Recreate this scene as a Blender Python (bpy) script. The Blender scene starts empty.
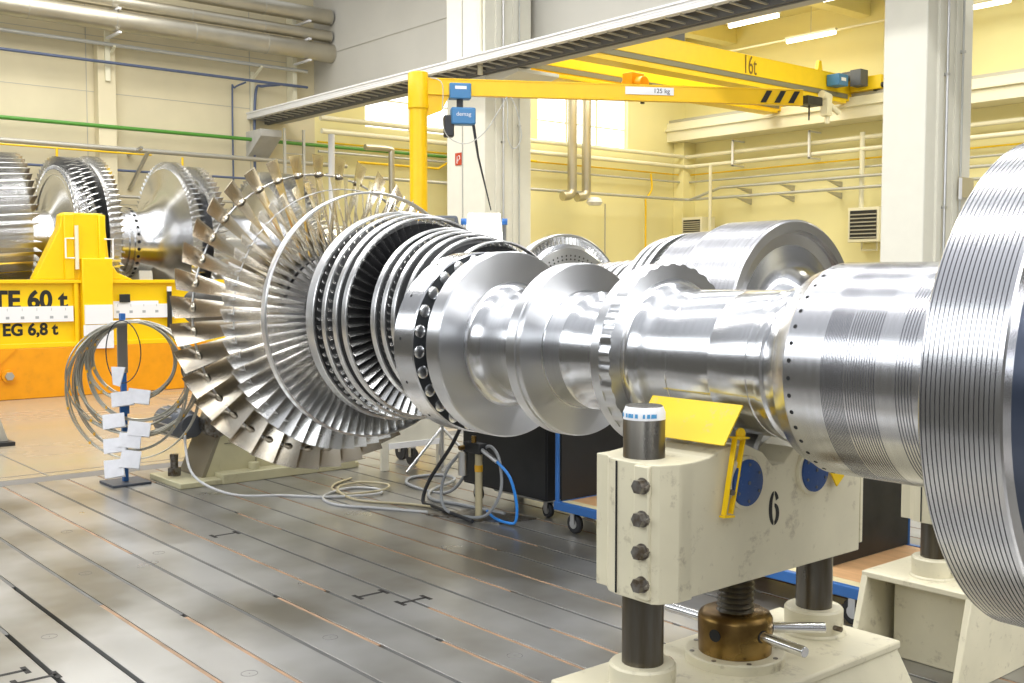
import bpy, bmesh, math, random
from mathutils import Vector, Matrix
random.seed(7)
PI = math.pi
SC = bpy.context.scene
COL = SC.collection

# ------------------------------------------------------------------ materials
def mat(name, col, metal=0.0, rough=0.5, aniso=0.0, axis=None, var=0.0, vscale=6.0, vcol=None, bump=0.0, bscale=60.0,
        stretch=None, emis=None, estr=0.0, rvar=0.0, coat=0.0, trans=0.0, dirt=0.0, dcol=(.25, .2, .13), dscale=9.0):
    m = bpy.data.materials.new(name); m.use_nodes = True
    nt = m.node_tree; b = nt.nodes['Principled BSDF']
    b.inputs['Base Color'].default_value = (*col, 1)
    b.inputs['Metallic'].default_value = metal
    b.inputs['Roughness'].default_value = rough
    if coat: b.inputs['Coat Weight'].default_value = coat
    if trans: b.inputs['Transmission Weight'].default_value = trans
    if aniso:
        b.inputs['Anisotropic'].default_value = aniso; b.inputs['Anisotropic Rotation'].default_value = .25
        t = nt.nodes.new('ShaderNodeTangent'); t.direction_type = 'RADIAL'; t.axis = axis or 'X'
        nt.links.new(t.outputs[0], b.inputs['Tangent'])
    tc = nt.nodes.new('ShaderNodeTexCoord'); mp = nt.nodes.new('ShaderNodeMapping')
    nt.links.new(tc.outputs['Object'], mp.inputs[0])
    if stretch: mp.inputs['Scale'].default_value = stretch
    last = None
    if var or rvar:
        n = nt.nodes.new('ShaderNodeTexNoise'); n.inputs['Scale'].default_value = vscale; n.inputs['Detail'].default_value = 5
        nt.links.new(mp.outputs[0], n.inputs['Vector'])
    if var:
        mx = nt.nodes.new('ShaderNodeMix'); mx.data_type = 'RGBA'
        r = nt.nodes.new('ShaderNodeMapRange'); r.inputs[1].default_value = .35; r.inputs[2].default_value = .65
        nt.links.new(n.outputs[0], r.inputs[0]); nt.links.new(r.outputs[0], mx.inputs[0])
        vc = vcol or tuple(c * (1 - var) for c in col)
        mx.inputs[6].default_value = (*col, 1); mx.inputs[7].default_value = (*vc, 1)
        last = mx.outputs[2]
    if dirt:
        n2 = nt.nodes.new('ShaderNodeTexNoise'); n2.inputs['Scale'].default_value = dscale; n2.inputs['Detail'].default_value = 9
        n2.inputs['Roughness'].default_value = .7
        nt.links.new(tc.outputs['Object'], n2.inputs['Vector'])
        r2 = nt.nodes.new('ShaderNodeMapRange'); r2.inputs[1].default_value = .57; r2.inputs[2].default_value = .74
        r2.inputs[4].default_value = dirt
        nt.links.new(n2.outputs[0], r2.inputs[0])
        m2 = nt.nodes.new('ShaderNodeMix'); m2.data_type = 'RGBA'
        nt.links.new(r2.outputs[0], m2.inputs[0])
        if last: nt.links.new(last, m2.inputs[6])
        else: m2.inputs[6].default_value = (*col, 1)
        m2.inputs[7].default_value = (*dcol, 1); last = m2.outputs[2]
    if last: nt.links.new(last, b.inputs['Base Color'])
    if rvar:
        r3 = nt.nodes.new('ShaderNodeMapRange'); r3.inputs[1].default_value = .3; r3.inputs[2].default_value = .7
        r3.inputs[3].default_value = max(.02, rough - rvar); r3.inputs[4].default_value = rough + rvar
        nt.links.new(n.outputs[0], r3.inputs[0]); nt.links.new(r3.outputs[0], b.inputs['Roughness'])
    if bump:
        n4 = nt.nodes.new('ShaderNodeTexNoise'); n4.inputs['Scale'].default_value = bscale; n4.inputs['Detail'].default_value = 3
        nt.links.new(mp.outputs[0], n4.inputs['Vector'])
        bp = nt.nodes.new('ShaderNodeBump'); bp.inputs['Strength'].default_value = bump; bp.inputs['Distance'].default_value = .002
        nt.links.new(n4.outputs[0], bp.inputs['Height']); nt.links.new(bp.outputs[0], b.inputs['Normal'])
    if emis:
        b.inputs['Emission Color'].default_value = (*emis, 1); b.inputs['Emission Strength'].default_value = estr
    return m

M = {}
# turned steel: fine variation stretched around the axis so it reads as lathe marks
M['steelX'] = mat('turned_steel', (.70, .705, .72), 1, .2, .55, 'X', var=.07, vscale=1, stretch=(70, .3, .3), rvar=.03)
M['steelY'] = mat('turned_steel_cross', (.70, .705, .72), 1, .24, .55, 'Y', var=.07, vscale=1, stretch=(.3, 30, .3), rvar=.03)
M['faceX'] = mat('faced_steel', (.68, .685, .70), 1, .34, .9, 'X')
M['grooved'] = mat('grooved_steel', (.68, .68, .70), 1, .24, .45, 'X', var=.06, vscale=1, stretch=(80, .3, .3), rvar=.03)
M['fine'] = mat('finely_grooved_steel', (.58, .58, .60), 1, .3, .4, 'X', var=.22, vscale=1, stretch=(60, .8, .8))
M['blade'] = mat('milled_blade_steel', (.76, .755, .74), 1, .25)
M['blade_last'] = mat('tempered_blade_steel', (.60, .57, .50), 1, .25, var=.2, vscale=3, vcol=(.48, .42, .33))
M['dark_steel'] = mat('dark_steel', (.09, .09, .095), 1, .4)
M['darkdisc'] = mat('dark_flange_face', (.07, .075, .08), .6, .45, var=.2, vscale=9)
M['hole'] = mat('bore_black', (.008, .008, .009), 0, .7)
M['shroud'] = mat('shroud_band_steel', (.82, .82, .82), 1, .28, var=.08, vscale=5)
M['bolt'] = mat('bright_bolt_steel', (.8, .8, .8), 1, .22)
M['oldbolt'] = mat('greasy_bolt_steel', (.3, .29, .27), .9, .4, var=.5, vscale=30, vcol=(.13, .1, .07))
M['post'] = mat('oiled_post_steel', (.2, .19, .17), .9, .33, var=.35, vscale=1, stretch=(14, 14, 1.5), vcol=(.1, .08, .05), rvar=.08)
M['cream'] = mat('cream_enamel', (.70, .645, .47), 0, .38, var=.09, vscale=4, dirt=.8, dcol=(.28, .23, .15), dscale=15, bump=.15, bscale=30)
M['gap'] = mat('shadow_dark_disc', (.03, .03, .032), .3, .6)  # near-black colour stands in for the shade between shroud rings
M['cream_clean'] = mat('cream_paint', (.74, .71, .6), 0, .45, var=.05, vscale=3)
M['olive'] = mat('yellowed_machine_paint', (.56, .52, .33), 0, .4, var=.12, vscale=4, dirt=.5, dscale=8)
M['brass'] = mat('oily_bronze', (.36, .23, .07), .95, .3, var=.45, vscale=7, vcol=(.13, .075, .025), rvar=.1)
M['bluecap'] = mat('blue_lacquer', (.012, .055, .2), 0, .5, dirt=.3, dcol=(.2, .3, .5), dscale=60)
M['blue'] = mat('blue_tube_paint', (.03, .14, .42), 0, .38, var=.1)
M['hoist_blue'] = mat('hoist_blue_paint', (.05, .2, .42), 0, .4)
M['bluehose'] = mat('blue_hose', (.03, .25, .75), 0, .35)
M['yellow'] = mat('yellow_enamel', (.92, .6, .0), 0, .36, var=.05, vscale=2, dirt=.18, dcol=(.6, .36, .0), dscale=5)
M['yellow_crane'] = mat('crane_yellow', (.95, .66, .01), 0, .4, var=.04)
M['yellow_jib'] = mat('jib_yellow', (.93, .56, .0), 0, .36, var=.04)
M['yellow_worn'] = mat('worn_yellow', (.86, .62, .02), 0, .45, dirt=.8, dcol=(.5, .45, .28), dscale=14)
M['orange'] = mat('orange_enamel', (.84, .33, .0), 0, .4, var=.08, dirt=.25, dcol=(.4, .16, .02), dscale=6)
M['black'] = mat('black_sheet', (.02, .021, .023), 0, .42, rvar=.1)
M['blackpaint'] = mat('black_lettering', (.012, .012, .012), 0, .6)
M['grey'] = mat('grey_paint', (.09, .1, .12), 0, .45)
M['rubber'] = mat('rubber', (.025, .025, .027), 0, .65)
M['zinc'] = mat('zinc_plate', (.6, .6, .6), 1, .35)
M['white'] = mat('white_label', (.82, .82, .84), 0, .5)
M['paper'] = mat('paper', (.82, .82, .86), 0, .75, var=.06, vscale=20)
M['tick'] = mat('pale_print', (.38, .4, .42), 0, .6)
M['ply'] = mat('plywood', (.72, .42, .2), 0, .5, var=.18, vscale=2, stretch=(1, 8, 1))
M['plypale'] = mat('plywood_edge', (.74, .64, .38), 0, .5, var=.1)
M['red'] = mat('red_sign', (.5, .06, .02), 0, .5)
M['green_pipe'] = mat('green_pipe_paint', (.09, .29, .04), 0, .4)
M['blue_pipe'] = mat('blue_pipe_paint', (.10, .13, .22), 0, .4)
M['gas'] = mat('gas_yellow', (.86, .56, .0), 0, .4)
M['lagging'] = mat('insulation_sheet', (.56, .52, .42), .85, .38, var=.12, vscale=2)
M['pipe_pale'] = mat('cream_pipe', (.8, .76, .58), 0, .38)
M['pipe_grey'] = mat('grey_pipe', (.5, .5, .47), .3, .4)
M['gutter'] = mat('dull_zinc', (.48, .46, .4), .5, .5)
M['cable'] = mat('steel_wire', (.42, .4, .34), .8, .35)
M['cable_blk'] = mat('black_cable', (.025, .026, .03), 0, .45)
M['cable_grey'] = mat('grey_cable', (.3, .31, .32), 0, .45)
M['cable_tan'] = mat('tan_cable', (.52, .45, .28), 0, .45)
M['amber'] = mat('amber_plastic', (.75, .4, .02), 0, .4)
M['lamp'] = mat('fluorescent_tube', (1, 1, 1), 0, .5, emis=(1, .97, .8), estr=5)
M['flood'] = mat('flood_lamp_face', (1, 1, 1), 0, .5, emis=(1, .98, .9), estr=5)
M['pane'] = mat('frosted_daylit_pane', (.9, .95, 1), 0, .3, emis=(.93, .97, 1), estr=1.7)
M['wall'] = mat('cream_wall', (.74, .66, .45), 0, .8, var=.09, vscale=.9, bump=.1, bscale=8, dirt=.12, dcol=(.5, .44, .3), dscale=1.2)
M['wall_far'] = mat('yellow_wall', (.86, .79, .43), 0, .8, var=.05, vscale=.5)
M['wall_grey'] = mat('grey_panel_wall', (.58, .56, .5), 0, .75, var=.06, vscale=.8)
M['col'] = mat('column_paint', (.76, .74, .64), 0, .7, var=.03)
M['beam_white'] = mat('runway_white', (.78, .78, .78), 0, .5)
M['beam_dark'] = mat('runway_web', (.14, .14, .14), 0, .6)
M['beam_grey'] = mat('runway_concrete', (.5, .49, .46), 0, .75, var=.08)
M['ceil'] = mat('ceiling_paint', (.72, .66, .38), 0, .8)
# floor: worn ground steel plates with random darker patches
def floor_mat():
    m = mat('floor_plate_steel', (.30, .30, .295), .6, .3)
    nt = m.node_tree; b = nt.nodes['Principled BSDF']
    tc = nt.nodes.new('ShaderNodeTexCoord')
    n1 = nt.nodes.new('ShaderNodeTexNoise'); n1.inputs['Scale'].default_value = .8; n1.inputs['Detail'].default_value = 4
    n2 = nt.nodes.new('ShaderNodeTexNoise'); n2.inputs['Scale'].default_value = 2.2; n2.inputs['Detail'].default_value = 4
    for n in (n1, n2): nt.links.new(tc.outputs['Object'], n.inputs['Vector'])
    r1 = nt.nodes.new('ShaderNodeMapRange'); r1.inputs[1].default_value = .4; r1.inputs[2].default_value = .62
    nt.links.new(n1.outputs[0], r1.inputs[0])
    mx = nt.nodes.new('ShaderNodeMix'); mx.data_type = 'RGBA'
    mx.inputs[6].default_value = (.42, .415, .40, 1); mx.inputs[7].default_value = (.19, .175, .14, 1)
    nt.links.new(r1.outputs[0], mx.inputs[0])
    m2 = nt.nodes.new('ShaderNodeMix'); m2.data_type = 'RGBA'; m2.blend_type = 'MULTIPLY'; m2.inputs[0].default_value = .5
    r2 = nt.nodes.new('ShaderNodeMapRange'); r2.inputs[1].default_value = .1; r2.inputs[2].default_value = .9; r2.inputs[3].default_value = .8; r2.inputs[4].default_value = 1.1
    nt.links.new(n2.outputs[0], r2.inputs[0]); nt.links.new(mx.outputs[2], m2.inputs[6]); nt.links.new(r2.outputs[0], m2.inputs[7])
    nt.links.new(m2.outputs[2], b.inputs['Base Color'])
    r3 = nt.nodes.new('ShaderNodeMapRange'); r3.inputs[1].default_value = .1; r3.inputs[2].default_value = .9; r3.inputs[3].default_value = .24; r3.inputs[4].default_value = .38
    nt.links.new(n2.outputs[0], r3.inputs[0]); nt.links.new(r3.outputs[0], b.inputs['Roughness'])
    return m
M['plate'] = floor_mat()
M['tile'] = mat('hall_floor_coating', (.33, .30, .20), 0, .25, var=.3, vscale=.7, vcol=(.33, .26, .19), rvar=.08, dirt=.3, dcol=(.2, .17, .12), dscale=2, stretch=(1, .35, 1))
M['joint'] = mat('floor_joint', (.16, .155, .15), .3, .5)
M['slot'] = mat('slot_bottom', (.02, .018, .015), 0, .8)
M['fill_wood'] = mat('slot_wood', (.38, .23, .13), 0, .7, var=.45, vscale=14, vcol=(.2, .14, .09), stretch=(.4, 6, 1))
M['fill_grey'] = mat('slot_steel_strip', (.13, .13, .125), .4, .45, var=.2)
M['fill_pale'] = mat('slot_pale_wood', (.42, .35, .2), 0, .7, var=.3, vscale=10)

# ------------------------------------------------------------------ mesh builder
class MB:
    def __init__(s): s.v = []; s.f = []
    def add(s, vs, fs):
        o = len(s.v); s.v += [tuple(v) for v in vs]; s.f += [tuple(i + o for i in f) for f in fs]; return s
    def box(s, x0, x1, y0, y1, z0, z1, rz=0, piv=None):
        vs = [(x, y, z) for x in (x0, x1) for y in (y0, y1) for z in (z0, z1)]
        if rz:
            p = Vector(piv or ((x0 + x1) / 2, (y0 + y1) / 2, 0)); R = Matrix.Rotation(rz, 3, 'Z')
            vs = [R @ (Vector(v) - p) + p for v in vs]
        return s.add(vs, [(0, 1, 3, 2), (4, 6, 7, 5), (0, 4, 5, 1), (2, 3, 7, 6), (0, 2, 6, 4), (1, 5, 7, 3)])
    def bar(s, p, q, w, h, up=(0, 0, 1)):
        p = Vector(p); q = Vector(q); d = (q - p).normalized(); u = Vector(up)
        if abs(d.dot(u)) > .98: u = Vector((1, 0, 0))
        a = d.cross(u).normalized(); b = a.cross(d).normalized(); a = a * w / 2; b = b * h / 2
        vs = [c + sa * a + sb * b for c in (p, q) for sa, sb in ((-1, -1), (1, -1), (1, 1), (-1, 1))]
        return s.add(vs, [(3, 2, 1, 0), (4, 5, 6, 7), (0, 1, 5, 4), (1, 2, 6, 5), (2, 3, 7, 6), (3, 0, 4, 7)])
    def prism(s, pts, ext):
        n = len(pts); e = Vector(ext); a = [Vector(p) for p in pts]
        return s.add(a + [p + e for p in a], [tuple(range(n - 1, -1, -1)), tuple(range(n, 2 * n))] + [(i, (i + 1) % n, (i + 1) % n + n, i + n) for i in range(n)])
    def tube(s, pts, r, n=10, closed=False, caps=True):
        P = [Vector(p) for p in pts]; m = len(P); rings = []; prev = None
        for i, p in enumerate(P):
            if closed: d = P[(i + 1) % m] - P[i - 1]
            else: d = P[min(i + 1, m - 1)] - P[max(i - 1, 0)]
            d.normalize()
            if prev is None:
                u = Vector((0, 0, 1)) if abs(d.z) < .9 else Vector((1, 0, 0))
                a = d.cross(u).normalized()
            else:
                a = (prev - d * prev.dot(d)).normalized()
            prev = a; b = d.cross(a); rr = r[i] if isinstance(r, (list, tuple)) else r
            rings.append([p + a * math.cos(2 * PI * k / n) * rr + b * math.sin(2 * PI * k / n) * rr for k in range(n)])
        vs = [v for g in rings for v in g]; fs = []
        for i in range(m if closed else m - 1):
            j = (i + 1) % m
            for k in range(n): fs.append((i * n + k, i * n + (k + 1) % n, j * n + (k + 1) % n, j * n + k))
        if caps and not closed: fs += [tuple(range(n - 1, -1, -1)), tuple((m - 1) * n + k for k in range(n))]
        return s.add(vs, fs)
    def cyl(s, p, q, r, n=24, r2=None): return s.tube([p, q], [r, r2 if r2 is not None else r], n)
    def rev(s, prof, c=(0, 0, 0), axis='X', n=128):
        """closed or open profile of (along, radius) revolved about an axis through c"""
        vs = []; m = len(prof)
        for a, r in prof:
            for k in range(n):
                t = 2 * PI * k / n; u, w = r * math.cos(t), r * math.sin(t)
                v = {'X': (a, u, w), 'Y': (u, a, w), 'Z': (u, w, a)}[axis]
                vs.append((v[0] + c[0], v[1] + c[1], v[2] + c[2]))
        fs = []
        for i in range(m - 1):
            for k in range(n):
                f = (i * n + k, i * n + (k + 1) % n, (i + 1) * n + (k + 1) % n, (i + 1) * n + k)
                fs.append(f)
        if prof[0][1] > 1e-6 and prof[0] != prof[-1]:
            fs.append(tuple(range(n))); fs.append(tuple((m - 1) * n + k for k in range(n)))
        return s.add(vs, fs)
    def build(s, name, m, parent=None, bevel=0, smooth=True, angle=35):
        off = Vector((0, 0, 0))
        if parent is not None:
            p = parent
            while p is not None: off += p.location; p = p.parent
        me = bpy.data.meshes.new(name)
        me.from_pydata([tuple(Vector(v) - off) for v in s.v], [], s.f)
        bm = bmesh.new(); bm.from_mesh(me)
        bmesh.ops.remove_doubles(bm, verts=bm.verts, dist=1e-5)
        bmesh.ops.recalc_face_normals(bm, faces=bm.faces)
        bm.to_mesh(me); bm.free()
        me.materials.append(m)
        if smooth:
            me.polygons.foreach_set('use_smooth', [True] * len(me.polygons)); me.set_sharp_from_angle(angle=math.radians(angle))
        o = bpy.data.objects.new(name, me); COL.objects.link(o)
        if parent is not None: o.parent = parent
        if bevel:
            b = o.modifiers.new('bevel', 'BEVEL'); b.width = bevel; b.segments = 2; b.limit_method = 'ANGLE'; b.angle_limit = math.radians(40)
        return o

def tag(o, label=None, cat=None, group=None, kind=None):
    if label: o['label'] = label
    if cat: o['category'] = cat
    if group: o['group'] = group
    if kind: o['kind'] = kind
    return o
def thing(name, label, cat, loc, group=None):
    o = bpy.data.objects.new(name, None); COL.objects.link(o); o.location = loc; o.empty_display_size = .2
    return tag(o, label, cat, group)
def struct(name, mb, m, bevel=0, parent=None, label=None):
    o = mb.build(name, m, parent, bevel); 
    if parent is None: o['kind'] = 'structure'
    if label: o['label'] = label
    return o
def text(name, s, size, m, parent, loc, rot, ext=.002, sx=1.0, align='CENTER', bold=0.0):
    c = bpy.data.curves.new(name, 'FONT'); c.body = s; c.size = size; c.extrude = ext; c.align_x = align; c.align_y = 'CENTER'; c.offset = bold
    t = bpy.data.objects.new(name, c); COL.objects.link(t)
    dg = bpy.context.evaluated_depsgraph_get(); me = bpy.data.meshes.new_from_object(t.evaluated_get(dg))
    bpy.data.objects.remove(t)
    me.materials.clear(); me.materials.append(m)
    o = bpy.data.objects.new(name, me); COL.objects.link(o)
    off = Vector((0, 0, 0)); p = parent
    while p is not None: off += p.location; p = p.parent
    o.location = Vector(loc) - off; o.rotation_euler = rot; o.scale = (sx, 1, 1); o.parent = parent
    return o
FX = (PI / 2, 0, PI / 2)       # text facing +X, reading along +Y
FY = (PI / 2, 0, 0)            # text facing -Y, reading along +X

def smoothpath(pts, k=6):
    P = [Vector(p) for p in pts]; out = []
    for i in range(len(P) - 1):
        a = P[max(i - 1, 0)]; b = P[i]; c = P[i + 1]; d = P[min(i + 2, len(P) - 1)]
        for j in range(k):
            t = j / k
            out.append(.5 * ((2 * b) + (c - a) * t + (2 * a - 5 * b + 4 * c - d) * t * t + (3 * b - a - 3 * c + d) * t ** 3))
    out.append(P[-1]); return out

# ------------------------------------------------------------------ camera
H = 1.8
f = math.sqrt(882 * 1338 - 62.5 ** 2)
pitch = math.atan(62.5 / f); ya = math.atan2(909, math.hypot(f, 62.5))
cam = bpy.data.cameras.new('camera'); co = bpy.data.objects.new('camera', cam); COL.objects.link(co)
cam.sensor_fit = 'HORIZONTAL'; cam.sensor_width = 36; cam.lens = f * 36 / 1024; cam.clip_start = .05; cam.clip_end = 200
d = Vector((-math.cos(ya) * math.cos(pitch), math.sin(ya) * math.cos(pitch), -math.sin(pitch)))
co.location = (0, 0, H); co.rotation_euler = d.to_track_quat('-Z', 'Y').to_euler()
SC.camera = co

# ------------------------------------------------------------------ setting: floor
EDGE = -10.0            # end of the steel plate field
SY = [1.505 + .2725 * k for k in range(-9, 40)]   # slot centre lines
SW = .026
mb = MB()
ys = [-1.6] + SY + [14.0]
for i in range(len(ys) - 1):
    a = ys[i] + (SW / 2 if i else 0); b = ys[i + 1] - SW / 2
    mb.box(EDGE, 2.6, a, b, -.045, 0)
plates = struct('floor', mb, M['plate'], bevel=.002, label='ground steel floor plates with parallel clamping slots')
mb = MB(); mb.box(EDGE, 2.6, -1.6, 14, -.09, -.046); mb.build('slot_bottom', M['slot'], plates)
segs = {'w': MB(), 'g': MB(), 'p': MB()}
rnd = random.Random(3)
for i, y in enumerate(SY):
    x = EDGE; first = True
    while x < 2.6:
        L = rnd.choice((.7, 1.1, 1.6, 2.3, 2.9)); k = rnd.choice('wwwggwgwggw')
        x1 = min(x + L, 2.6)
        if abs(y - 1.7775) < .01:      # long empty slot at the near left
            if x > -6.681: break
            x1 = min(x1, -6.68)
        if abs(y - 1.505) < .01:
            if x > -5.751: break
            x1 = min(x1, -5.75)
        segs[k].box(x + .004, x1 - (.05 if rnd.random() < .5 else .0), y - SW / 2 + .0015, y + SW / 2 - .0015, -.04, -.004)
        x = x1
segs['w'].build('slot_filler', M['fill_wood'], plates); segs['g'].build('slot_filler', M['fill_grey'], plates); segs['p'].build('slot_filler', M['fill_pale'], plates)
# round plugs and lifting recesses in the plates
mb = MB(); mb2 = MB()
for x, y in ((-5.62, 1.66), (-7.9, 2.47), (-6.7, 2.2), (-4.7, 2.74), (-6.35, 1.4), (-3.9, 3.28), (-6.9, 2.74), (-4.0, 4.36), (-4.5, 2.2)):
    mb.rev([(0, .036), (.001, .0365), (.001, .0385), (0, .039), (0, .036)], (x, y, 0), 'Z', 32)
    mb.cyl((x, y, 0), (x, y, .001), .003, 8)
mb.build('plug', M['joint'], plates)
for x, y in ((-7.1, 3.3), (-4.95, 3.42), (-5.2, 3.3), (-3.35, 2.72), (-5.05, 1.43), (-5.2, 1.34)):
    mb2.box(x - .012, x + .012, y - .09, y + .09, 0, .0015); mb2.box(x - .05, x + .05, y - .1, y - .075, 0, .0015); mb2.box(x - .05, x + .05, y + .075, y + .1, 0, .0015)
mb2.build('lifting_recess', M['slot'], plates)
mb = MB(); mb.box(EDGE - .28, EDGE, -1.6, 14, -.05, -.003); struct('floor', mb, M['joint'], label='grey metal kerb strip at the end of the plate field')
mb = MB(); mb.box(-22, EDGE - .28, -1.6, 25.24, -.1, -.002); mb.box(EDGE - .28, 2.6, 14, 25.24, -.1, -.002)
hall = struct('floor', mb, M['tile'], label='tan coated hall floor behind the steel plates')
mb = MB()
for y in (-.2, 3.06, 6.4, 9.6): mb.box(-17.0, EDGE - .3, y, y + .012, -.002, .0)
mb.box(EDGE - .46, EDGE - .45, -1.6, 14, -.002, 0)
mb.build('expansion_joint', M['joint'], hall)

# ------------------------------------------------------------------ setting: walls
mb = MB()
mb.box(-22.3, -22, -1.6, 12.55, -.1, 9.2)
wg = struct('wall_end', mb, M['wall'])
mb = MB(); mb.box(-22, -21.75, 7.6, 7.95, 0, 6.45); mb.build('pilaster', M['wall'], wg, bevel=.01)
mb = MB()
for z in (2.2, 3.3, 4.4, 5.5, 6.6): mb.box(-22.0, -21.995, -1.6, 12.2, z, z + .012)
for y in (7.45, 10.95): mb.box(-22.0, -21.995, y, y + .015, 0, 9)
mb.build('panel_joint', M['gutter'], wg)
# next bay end wall with window openings
mb = MB()
wins = [(13.9, 17.9, 5.36, 7.6), (19.3, 22.75, 5.5, 7.7)]
mb.box(-22.3, -22, 12.55, 25.5, -.1, 5.36)
mb.box(-22.3, -22, 12.55, 25.5, 7.7, 9.2)
mb.box(-22.3, -22, 12.55, 13.9, 5.36, 7.7); mb.box(-22.3, -22, 17.9, 19.3, 5.36, 7.7); mb.box(-22.3, -22, 22.75, 25.5, 5.36, 7.7)
mb.box(-22.3, -22, 13.9, 17.9, 7.6, 7.7); mb.box(-22.3, -22, 19.3, 22.75, 5.36, 5.5)
we = struct('wall_back', mb, M['wall_far'])
for i, (y0, y1, z0, z1) in enumerate(wins):
    fr = MB()
    for k in range(4):
        y = y0 + (y1 - y0) * k / 3; fr.box(-22.2, -22.1, y - .03, y + .03, z0, z1)
    fr.box(-22.2, -22.1, y0, y1, z0, z0 + .05); fr.box(-22.2, -22.1, y0, y1, z1 - .05, z1); fr.box(-22.19, -22.11, y0, y1, 6.05, 6.09)
    w = struct(f'window_{i+1}', fr, M['pipe_pale'])
    MB().box(-22.17, -22.14, y0, y1, z0, z1).build('pane', M['pane'], w)
# far side wall with crane ledge
mb = MB(); mb.box(-22.3, 4, 25.24, 25.5, -.1, 9.2); wf = struct('wall_right', mb, M['wall_far'])
mb = MB(); mb.box(-22, 4, 24.4, 25.24, 5.85, 6.4); mb.box(-22, 4, 24.32, 24.7, 6.15, 6.22)
mb.build('ledge', M['pipe_pale'], wf, bevel=.01)
mb = MB(); mb.box(-22, 4, 24.5, 24.58, 6.4, 6.5); mb.build('crane_rail', M['gutter'], wf)
MB().box(-21.99, -21.6, 24.7, 25.24, 0, 5.85).build('corner_pier', M['wall_far'], wf, bevel=.01)
mb = MB(); mb.box(-22.3, 4, 12.7, 25.5, 9.0, 9.15)
cl = struct('ceiling', mb, M['ceil'])
mb = MB()
for x in (-20.5, -16.2, -11.9, -7.6): mb.box(x, x + .4, 12.7, 25.24, 8.55, 9.0)
mb.build('ceiling_beam', M['wall_far'], cl, bevel=.01)

# bulkhead above the runway, columns, runway beam
mb = MB(); mb.box(-22, 3.5, 12.55, 12.7, 5.7, 9.2); wb = struct('wall_bulkhead', mb, M['wall_grey'])
mb = MB()
for z in (6.78, 8.2): mb.box(-22, 3.5, 12.54, 12.55, z, z + .012)
for x in (-9.0,): mb.box(x, x + .012, 12.54, 12.55, 5.7, 9.2)
mb.build('panel_joint', M['gutter'], wb)
for i, (x0, x1) in enumerate(((-15.4, -14.33), (-6.96, -6.42), (1.5, 2.1))):
    mb = MB(); mb.box(x0, x1, 11.4, 12.42, 0, 9.2)
    c = struct(f'trim_{i+1}', mb, M['col'], bevel=.015, label='painted building column')
    if i == 0: MB().box(x1 - .62, x1 - .60, 11.385, 11.4, 0, 9).build('corner_strip', M['pipe_grey'], c)
    mb = MB(); mb.box(x1, x1 + .03, 11.62, 11.72, 0, 9.2); mb.box(x1, x1 + .02, 12.0, 12.1, 0, 9.2); mb.build('flange', M['col'], c)
    mb = MB(); mb.cyl((x1 + .05, 11.76, 0), (x1 + .05, 11.76, 9), .018, 10)
    for z in (2.6, 4.1, 5.3, 6.6): mb.box(x1, x1 + .07, 11.735, 11.785, z, z + .03)
    mb.build('conduit', M['zinc'], c)
    mb = MB(); mb.cyl((x1 + .04, 12.12, 0), (x1 + .04, 12.12, 9), .014, 10); mb.box(x1, x1 + .06, 12.09, 12.15, 4.4, 4.43); mb.build('conduit', M['pipe_grey'], c)
# haunch bracket at the first column and the wall bracket
mb = MB(); mb.prism([(-14.33, 11.42, 5.2), (-13.5, 11.42, 5.2), (-13.5, 11.42, 5.14), (-14.33, 11.42, 4.98)], (0, .9, 0)); struct('trim_4', mb, M['col'], .01, label='tapered bracket under the runway beam')
mb = MB(); mb.prism([(-22, 10.85, 5.0), (-21.3, 10.85, 5.0), (-21.3, 10.85, 4.85), (-22, 10.85, 4.4)], (0, .5, 0)); struct('trim_5', mb, M['beam_grey'], .01, label='wall bracket carrying the runway beam end')
rb = MB(); rb.box(-22, 3.5, 10.92, 11.0, 5.27, 5.29); rb.box(-22, 3.5, 10.88, 10.92, 5.27, 5.38); rb.box(-22, 3.5, 10.86, 11.5, 5.38, 5.41)
for z in (5.30, 5.34): rb.box(-22, 3.5, 10.872, 10.88, z, z + .005)
run = struct('trim_6', rb, M['beam_white'], .003, label='white crane runway beam spanning between the columns')
MB().box(-22, 3.5, 11.3, 11.34, 5.2, 5.38).build('web', M['beam_dark'], run)
MB().box(-22, 3.5, 11.36, 11.4, 5.19, 5.3).build('web', M['beam_dark'], run)
mb = MB()
x = -21.8
while x < 3.4: mb.bar((x, 10.95, 5.26), (x + .05, 11.33, 5.23), .03, .02); x += .27
mb.build('stiffener', M['gutter'], run)
MB().box(-22, 3.5, 11.4, 11.75, 5.235, 5.33).build('bottom_sill', M['beam_grey'], run, bevel=.006)
MB().cyl((-14.2, 11.2, 5.16), (-14.2, 11.2, 9.1), .045, 14).build('drain_pipe', M['pipe_pale'], run)

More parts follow.
